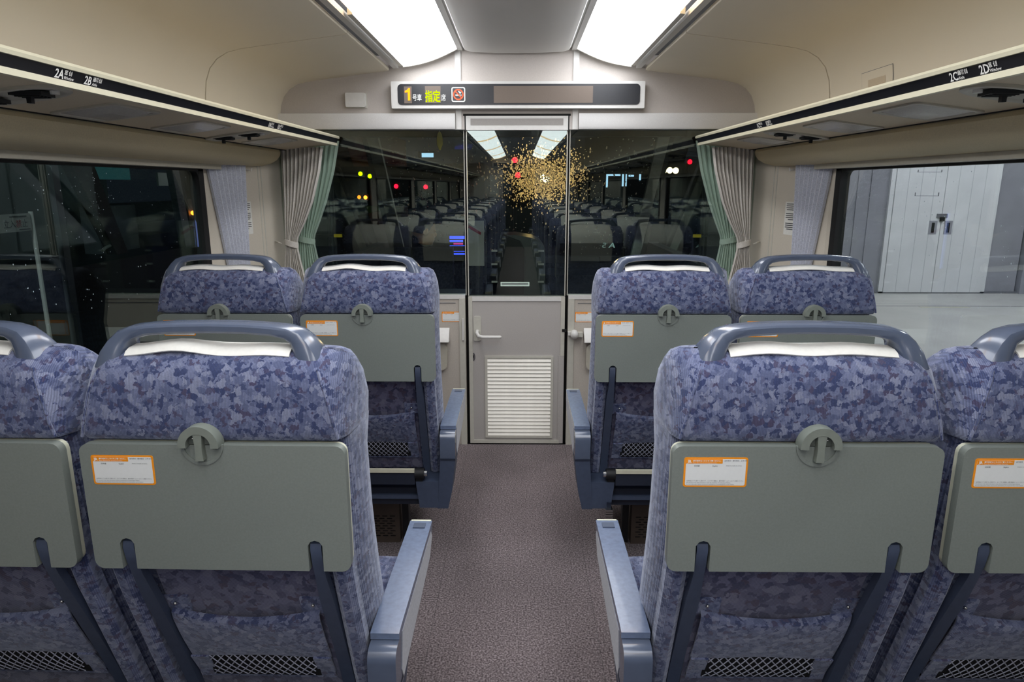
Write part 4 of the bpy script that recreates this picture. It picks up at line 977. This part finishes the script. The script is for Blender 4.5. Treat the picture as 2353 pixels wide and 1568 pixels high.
# the driver: one continuous body
def skin_mesh(joints, bones):
    me = bpy.data.meshes.new('body'); keys = list(joints)
    me.from_pydata([joints[k][0] for k in keys], [(keys.index(a), keys.index(b)) for a, b in bones], [])
    ob = bpy.data.objects.new('body', me); COL.objects.link(ob)
    md = ob.modifiers.new('skin', 'SKIN')
    lay = me.skin_vertices[0].data
    for i, k in enumerate(keys):
        r = joints[k][1]; lay[i].radius = r if isinstance(r, tuple) else (r, r); lay[i].use_root = (k == 'pelvis')
    sb_ = ob.modifiers.new('sub', 'SUBSURF'); sb_.levels = 1
    return ob
def driver():
    J = {}
    def j(k, p, r): J[k] = (p, r)
    j('pelvis', (0, .02, .50), (.155, .12)); j('waist', (0, .0, .62), (.14, .10)); j('chest', (0, .01, .80), (.16, .11)); j('neckb', (.01, .02, .92), (.07, .06)); j('neck', (.015, .035, .975), .052)
    B = [('pelvis', 'waist'), ('waist', 'chest'), ('chest', 'neckb'), ('neckb', 'neck')]
    for s_, t in ((-1, 'l'), (1, 'r')):
        j('sh' + t, (s_ * .17, .01, .865), .062); j('el' + t, (s_ * .24, .10, .66), .045); j('wr' + t, (s_ * .17, .32, .70), .028); j('pa' + t, (s_ * .165, .385, .705), (.036, .018))
        B += [('chest', 'sh' + t), ('sh' + t, 'el' + t), ('el' + t, 'wr' + t), ('wr' + t, 'pa' + t)]
        for f in range(4):
            x = s_ * (.138 + f * .019); ln = (.06, .075, .08, .07)[f if s_ > 0 else 3 - f]
            j('f%d' % f + t, (x, .42, .708), .0095); j('g%d' % f + t, (x, .42 + ln * .6, .694), .0085); j('h%d' % f + t, (x, .42 + ln * .8, .672), .0075)
            B += [('pa' + t, 'f%d' % f + t), ('f%d' % f + t, 'g%d' % f + t), ('g%d' % f + t, 'h%d' % f + t)]
        j('t1' + t, (s_ * .125, .365, .70), .011); j('t2' + t, (s_ * .11, .40, .69), .0095); B += [('wr' + t, 't1' + t), ('t1' + t, 't2' + t)]
        j('hip' + t, (s_ * .10, .06, .48), .085); j('kn' + t, (s_ * .13, .45, .50), .062); j('an' + t, (s_ * .13, .52, .08), .042); j('to' + t, (s_ * .13, .66, .045), .038)
        B += [('pelvis', 'hip' + t), ('hip' + t, 'kn' + t), ('kn' + t, 'an' + t), ('an' + t, 'to' + t)]
    ob = skin_mesh(J, B)
    dg = bpy.context.evaluated_depsgraph_get(); me = bpy.data.meshes.new_from_object(ob.evaluated_get(dg)); bpy.data.objects.remove(ob)
    bm = bmesh.new(); bm.from_mesh(me)
    # head: skull, jaw, nose, ears, turned to the right and tipped down
    hm = Matrix.Translation((.02, .05, 1.065)) @ Matrix.Rotation(math.radians(-62), 4, 'Z') @ Matrix.Rotation(math.radians(-14), 4, 'X')
    def blob(c, r):
        b = bmesh.new(); bmesh.ops.create_uvsphere(b, u_segments=20, v_segments=14, radius=1)
        for v in b.verts: v.co = hm @ Vector((c[0] + v.co.x * r[0], c[1] + v.co.y * r[1], c[2] + v.co.z * r[2]))
        t = bpy.data.meshes.new('t'); b.to_mesh(t); b.free(); bm.from_mesh(t); bpy.data.meshes.remove(t)
    blob((0, -.01, .025), (.076, .095, .09)); blob((0, .035, -.045), (.058, .062, .068)); blob((0, .092, -.012), (.013, .022, .022)); blob((0, .085, -.05), (.024, .016, .010)); blob((0, .075, -.085), (.022, .02, .016))
    for s_ in (-1, 1): blob((s_ * .076, -.005, -.005), (.010, .020, .032)); blob((s_ * .03, .078, .012), (.018, .012, .008))
    m2 = bpy.data.meshes.new('person'); bm.to_mesh(m2); bm.free()
    p = bpy.data.objects.new('tmp', m2); COL.objects.link(p)
    r = p.modifiers.new('r', 'REMESH'); r.mode = 'VOXEL'; r.voxel_size = .0075
    sm = p.modifiers.new('s', 'SMOOTH'); sm.iterations = 3
    dg = bpy.context.evaluated_depsgraph_get(); me = bpy.data.meshes.new_from_object(p.evaluated_get(dg)); bpy.data.objects.remove(p)
    me.materials.clear()
    for k in ('skin', 'shirt_white', 'vest_navy'): me.materials.append(MATS[k])
    for f in me.polygons:
        c = f.center; f.use_smooth = True
        if c.z > .962 or (c.y > .335 and c.z > .60): i = 0
        elif abs(c.x) > .145 and c.z > .55 or c.z > .935: i = 1
        else: i = 2
        f.material_index = i
    root = empty('person', (-.70, 4.905, .0)); body = bpy.data.objects.new('body', me); COL.objects.link(body); body.parent = root
    # short black hair
    o = MB(); rows = []
    for i in range(9):
        th = i / 8 * 1.0
        row = []
        for k in range(24):
            a = 2 * math.pi * k / 24; front = math.cos(a)          # 1 = face side
            lim = (1.10 if front > .5 else 2.1 - .55 * max(0, front + .2))
            ph = th * lim
            row.append(hm @ Vector((.084 * math.sin(ph) * math.sin(a), -.012 + .103 * math.sin(ph) * front, .022 + .100 * math.cos(ph))))
        rows.append(row)
    o.loft(rows, 'hair_black', caps=True)
    h = o.build('hair', root)
    tag(root, 'person in dark vest and white shirt seated in the cab, head turned aside', 'person')
driver()

# ------------------------------------------------------------------ outside, platform side
o = MB(); o.box(1.62, 16, -14, 12.5, -1.2, -.10, 'concrete_floor'); pf = tag(o.build('platform_slab'), kind='structure')
o = MB(); o.box(1.62, 1.95, -14, 12.5, -.10, -.092, 'platform_edge'); child(o, 'edge_strip', pf)
for y in (-2, 1.5, 5.0, 8.5): 
    o = MB(); o.box(1.95, 16, y, y + .02, -.1, -.0985, 'joint_grey'); child(o, 'slab_joint', pf)
o = MB(); o.box(5.0, 5.60, 8.4, 8.46, -.1, -.097, 'platform_edge'); child(o, 'floor_marking', pf)
o = MB(); o.box(3.2, 6.97, 9.6, 12, -.1, 3.6, 'concrete'); blk = tag(o.build('wall_platform_block'), kind='structure')
o = MB(); o.box(6.99, 10, 9.52, 12, -.1, 3.6, 'concrete'); child(o, 'side_bay', blk)
for x0, x1 in ((4.35, 4.52), (4.62, 4.70), (4.36, 4.38), (4.80, 4.83)): 
    o = MB(); o.box(x0, x1, 9.585, 9.6, -.1, 3.6, 'concrete', .003); child(o, 'rib', blk)
o = MB(); o.box(3.2, 10, 9.56, 9.6, -.1, -.075, 'joint_grey'); child(o, 'skirting', blk)
root = empty('double_door', (5.79, 9.58, -.1))
for a, b in ((5.115, 5.786), (5.794, 6.465)):
    o = MB(); o.box(a, b, 9.55, 9.59, -.085, 2.05, 'leaf_white', .004); lf_ = child(o, 'door_leaf', root)
    for fx in (.25, .52, .78):
        o = MB(); x = a + (b - a) * fx; o.box(x - .004, x + .004, 9.5485, 9.5505, -.08, 2.04, 'leaf_line'); child(o, 'panel_line', lf_)
    hx = (b - .10) if a < 5.5 else (a + .10)
    o = MB(); o.box(hx - .055, hx + .055, 9.546, 9.55, .72, .905, 'concrete', .003); o.box(hx - .018, hx + .018, 9.54, 9.547, .745, .88, 'slot_black', .003); child(o, 'pull_plate', lf_)
o = MB(); o.box(5.72, 5.86, 9.535, 9.55, .945, 1.0, 'joint_grey', .004); o.box(5.76, 5.82, 9.52, 9.54, .90, .955, 'slot_black', .006); child(o, 'hasp_and_padlock', root)
for z0, z1 in ((1.238, 1.285), (1.55, 1.585)):
    o = MB(); o.box(5.385, 5.395, 9.547, 9.55, z0, z1, 'joint_grey'); o.box(5.70, 5.712, 9.547, 9.55, z0, z1, 'joint_grey'); o.box(5.40, 5.70, 9.5475, 9.55, z0, z0 + .006, 'concrete'); child(o, 'tape_remnant', root)
o = MB(); o.box(5.05, 5.11, 9.56, 9.60, -.1, 2.1, 'leaf_white', .004); o.box(6.47, 6.53, 9.56, 9.60, -.1, 2.1, 'leaf_white', .004); o.box(5.05, 6.53, 9.56, 9.60, 2.055, 2.12, 'leaf_white', .004); child(o, 'frame', root)
tag(root, 'pale double service door with padlock in the concrete platform wall', 'double door')
# platform canopy; unseen tube lamps added to light the platform
o = MB(); o.box(2.2, 16, -14, 12.5, 3.6, 3.75, 'concrete'); tag(o.build('platform_canopy'), kind='structure')
for x in (4.2, 7.0):
    for y in (-4.0, 0.0, 4.0, 7.6):
        root = empty('added_platform_lamp', (x, y, 3.5)); o = MB(); o.box(x - .12, x + .12, y - .65, y + .65, 3.50, 3.60, 'alu_white', .01); child(o, 'fitting', root)
        o = MB(); o.box(x - .09, x + .09, y - .62, y + .62, 3.46, 3.50, 'added_platform_tube', .01); child(o, 'tube', root)
        tag(root, 'added tube lamp under the platform canopy, %s, %s row' % ({-4.0: 'first behind the train', 0.0: 'beside the rear seats', 4.0: 'beside the cab', 7.6: 'before the service door'}[y], 'track edge' if x < 5 else 'inner'), 'lamp', 'added platform tube lamps')

# ------------------------------------------------------------------ outside, track side and ahead
o = MB(); o.box(-60, 1.6, -30, 200, -1.4, -1.2, 'track_dark'); o.box(1.6, 60, 12.5, 200, -1.4, -1.2, 'track_dark'); tag(o.build('ground'), kind='structure')
root = empty('parked_train', (-3.4, 5.5, -1.2))
o = MB(); o.box(-6.0, -3.2, 4.87, 20, -.9, .80, 'train_dark', .02); o.box(-6.0, -3.2, 4.87, 20, 1.9, 2.6, 'train_dark', .02); child(o, 'body', root)
o = MB(); o.box(-4.0, -3.9, 4.9, 6.6, .8, 1.9, 'train_olive'); child(o, 'inner_wall', root)
o = MB(); o.prism([(5.0, 1.90), (5.12, 1.90), (5.60, .84), (5.44, .84), (4.98, 1.60)], 'x', -3.2, -3.28, 'gasket', .004); child(o, 'slanted_pillar', root)
o = MB(); o.prism([(6.42, 1.9), (6.54, 1.9), (6.74, .70), (6.60, .70)], 'x', -3.2, -3.26, 'train_grey', .004); child(o, 'grey_pillar', root)
o = MB(); o.box(-3.24, -3.2, 4.80, 4.87, -.5, 2.4, 'train_grey', .006); child(o, 'corner_post', root)
o = MB(); o.box(-3.62, -3.60, 5.80, 6.48, 1.43, 1.9, 'lit_teal'); child(o, 'teal_panel', root, 'dim teal lit panel inside')
o = MB(); o.box(-3.5, -3.48, 6.75, 6.93, 1.375, 1.50, 'paper', .003); child(o, 'notice_box', root)
o = MB(); o.box(-3.75, -3.6, 5.9, 6.5, .80, 1.20, 'train_grey', .03); child(o, 'seat_back', root)
o = MB(); o.tube([(-3.22, 5.28, .885), (-3.22, 5.33, .905), (-3.22, 5.52, .94)], .012, 'alu_white', 6); child(o, 'wiper', root)
for yy in (6.80, 6.93):
    o = MB(); o.ball((-3.2, yy, 1.115), .022, 'lamp_orange', 10, 6); child(o, 'marker_lamp', root)
o = MB(); o.box(-3.235, -3.22, 6.75, 7.2, .98, 1.25, 'train_dark'); child(o, 'lamp_board', root)
o = MB(); o.box(-3.205, -3.201, 4.88, 6.7, .80, 1.9, 'pane_window'); child(o, 'side_glass', root)
tag(root, 'dark parked train with slanted black pillar on the next track', 'train')
root = empty('warning_sign', (-3.15, 4.5, -1.2)); o = MB(); o.tube([(-3.15, 4.46, -1.2), (-3.15, 4.46, 1.215)], .014, 'alu_white', 8); child(o, 'post', root)
o = MB(); o.box(-3.15, -3.14, 4.15, 4.435, 1.095, 1.205, 'paper', .004); sg_ = child(o, 'board', root)
q = MB(); mxs = lambda y, z: face_mx((-3.1385, y, z), (0, 1, 0), (0, 0, 1))
q.text('立入', .052, 'ink', mxs(4.19, 1.125), .0004, 2); q.text('禁', .052, 'ink_red', mxs(4.296, 1.125), .0004, 2); q.text('止', .052, 'ink', mxs(4.35, 1.125), .0004, 2); q.box(-3.1395, -3.1385, 4.25, 4.40, 1.185, 1.192, 'ink'); q.box(-3.1395, -3.1385, 4.32, 4.42, 1.104, 1.110, 'ink'); child(q, 'lettering', root)
tag(root, 'white no-entry sign board on a metal post beside the next track', 'sign')
root = empty('yard_fill_lamp', (-2.35, -1.5, -1.2)); o = MB(); o.tube([(-2.35, -1.5, -1.2), (-2.35, -1.5, 4.6)], .05, 'train_grey', 8); child(o, 'post', root)  # unseen lamp added to brighten the parked train and sign
o = MB(); o.box(-2.6, -2.1, -1.7, .3, 4.6, 4.68, 'train_grey', .01); child(o, 'fitting', root)
o = MB(); o.box(-2.5, -2.2, -1.4, .2, 4.56, 4.6, 'yard_fill_tube', .01); child(o, 'tube', root); tag(root, 'added fill lamp on a post between the tracks', 'lamp')
def lamp_post(name, label, cat, bulbs, x, y, m, r=.10, group=None):
    root = empty(name, (x, y, -1.2)); o = MB(); o.tube([(x, y + .15, -1.2), (x, y + .15, max(b[1] for b in bulbs) + .2)], .06, 'train_dark', 8); child(o, 'post', root)
    for bx, bz in bulbs:
        o = MB(); o.box(x + bx - r * 1.6, x + bx + r * 1.6, y + .05, y + .2, bz - r * 1.6, bz + r * 1.6, 'train_dark', .02); child(o, 'hood', root)
        o = MB(); o.ball((x + bx, y, bz), (r, r * .5, r), m, 12, 8); child(o, 'lens', root)
    return tag(root, label, cat, group)
lamp_post('track_signal', 'signal mast with two red lamps straight ahead of the cab', 'signal', [(0, 2.43), (.13, 1.80)], -.19, 30, 'lamp_red', .12)
lamp_post('track_signal', 'short signal post with one red lamp ahead, furthest to the track side', 'signal', [(0, 1.34)], -5.29, 30, 'lamp_red', .09)
lamp_post('track_signal', 'short signal post with one red lamp between the mast and the outer post', 'signal', [(0, 1.31)], -4.02, 30, 'lamp_red', .09)
lamp_post('platform_signal', 'red lamp on a post ahead on the platform side', 'signal', [(0, 2.35)], 7.23, 30, 'lamp_red', .10)
lamp_post('green_lamp', 'row of yellow-green lamps ahead on the track side', 'lamp', [(-.4, 1.86), (0, 1.76), (.35, 1.68)], -6.4, 30, 'lamp_green', .09)
lamp_post('orange_lamp', 'pair of orange lamps low ahead on the track side', 'lamp', [(-.12, .88), (.15, .87)], -6.78, 30, 'lamp_orange', .08)
lamp_post('warm_lamp', 'flat warm lamp ahead on the platform side', 'lamp', [(-.25, 1.99), (0, 2.0), (.25, 1.99)], 6.4, 30, 'lamp_warm', .13)
root = empty('oncoming_train', (1.0, 36, -1.2)); o = MB(); o.box(-.4, 2.5, 36, 50, -.9, 2.6, 'train_dark', .1); child(o, 'body', root)
o = MB(); o.loft([[(1.26 + r * math.cos(a), y, 1.73 + r * math.sin(a)) for a in [k * math.pi / 10 for k in range(20)]] for y, r in ((35.2, .27), (35.2, .25), (35.95, .22))], 'train_dark', caps=False); child(o, 'added_lamp_hood', root)  # hood added to keep the headlamp's light off the ground
o = MB(); o.ball((1.26, 35.95, 1.73), (.21, .08, .21), 'headlamp', 14, 10); child(o, 'headlamp', root)
bl = bpy.data.lights.new('headlamp_beam', 'SPOT'); bl.energy = 7000; bl.color = lin('ffc680'); bl.spot_size = math.radians(1.7); bl.spot_blend = .6; bl.shadow_soft_size = .16
bo = bpy.data.objects.new('headlamp_beam', bl); COL.objects.link(bo); bo.parent = root; bo.location = Vector((1.26, 35.1, 1.73)) - root.location
bo.rotation_euler = (Vector((.20, 5.5, 1.50)) - Vector((1.26, 35.1, 1.73))).to_track_quat('-Z', 'Y').to_euler()
tag(root, 'dark train ahead with one dazzling warm headlamp', 'train')
root = empty('station_building', (5.2, 60, -1.2)); o = MB(); o.box(5.5, 20, 60, 70, -1.2, 6, 'train_dark'); o.box(-30, -3, 60, 70, -1.2, 3.2, 'train_dark'); child(o, 'body', root)
for x0, x1, z0, z1 in ((7.4, 7.55, 1.2, 2.3), (7.4, 8.6, 2.15, 2.3), (8.75, 8.9, 1.3, 2.3), (9.05, 9.15, 1.3, 2.3), (9.3, 9.75, 2.1, 2.25), (10.2, 10.35, 1.8, 2.3), (-8.6, -7.2, 3.6, 4.2), (-7.0, -3.5, 3.0, 3.18)):
    o = MB(); o.box(x0, x1, 59.93, 59.99, z0, z1, 'lit_window' if z0 < 3.1 and x0 > 0 else 'train_grey'); child(o, 'lit_window', root)
o = MB(); o.box(-8.3, -7.3, 59.9, 60, 3.7, 4.05, 'lit_window'); child(o, 'lit_sign', root)
tag(root, 'dark station building ahead with lit window outlines', 'building')

# rain specks on the side windows, coloured pale for their glints
for sx in (-1, 1):
    o = MB(); b = bmesh.new()
    for i in range(150 if sx < 0 else 170):
        y, z = rng.uniform(1.6, 2.82), rng.uniform(.95, 1.42)
        if sx < 0 and rng.random() < .18: y = 2.20 + rng.gauss(0, .004); z = rng.uniform(1.22, 1.42)
        if sx < 0 and rng.random() < .5: y = rng.uniform(1.75, 2.3)
        r = rng.choice((.0008, .0011, .0014, .0019)); c = Vector((sx * 1.3292, y, z))
        vs = [b.verts.new(c + Vector((sx * r * .7, 0, 0)))] + [b.verts.new(c + Vector((0, r * math.cos(a), r * 1.2 * math.sin(a)))) for a in [k * math.pi / 3 for k in range(6)]]
        for k in range(6): b.faces.new((vs[0], vs[1 + k], vs[1 + (k + 1) % 6]))
    o.take(b, 'glint_drop'); tag(o.build('rain_specks'), 'rain specks on the outside of the window, %s' % SIDE[sx], 'raindrops', kind='stuff')
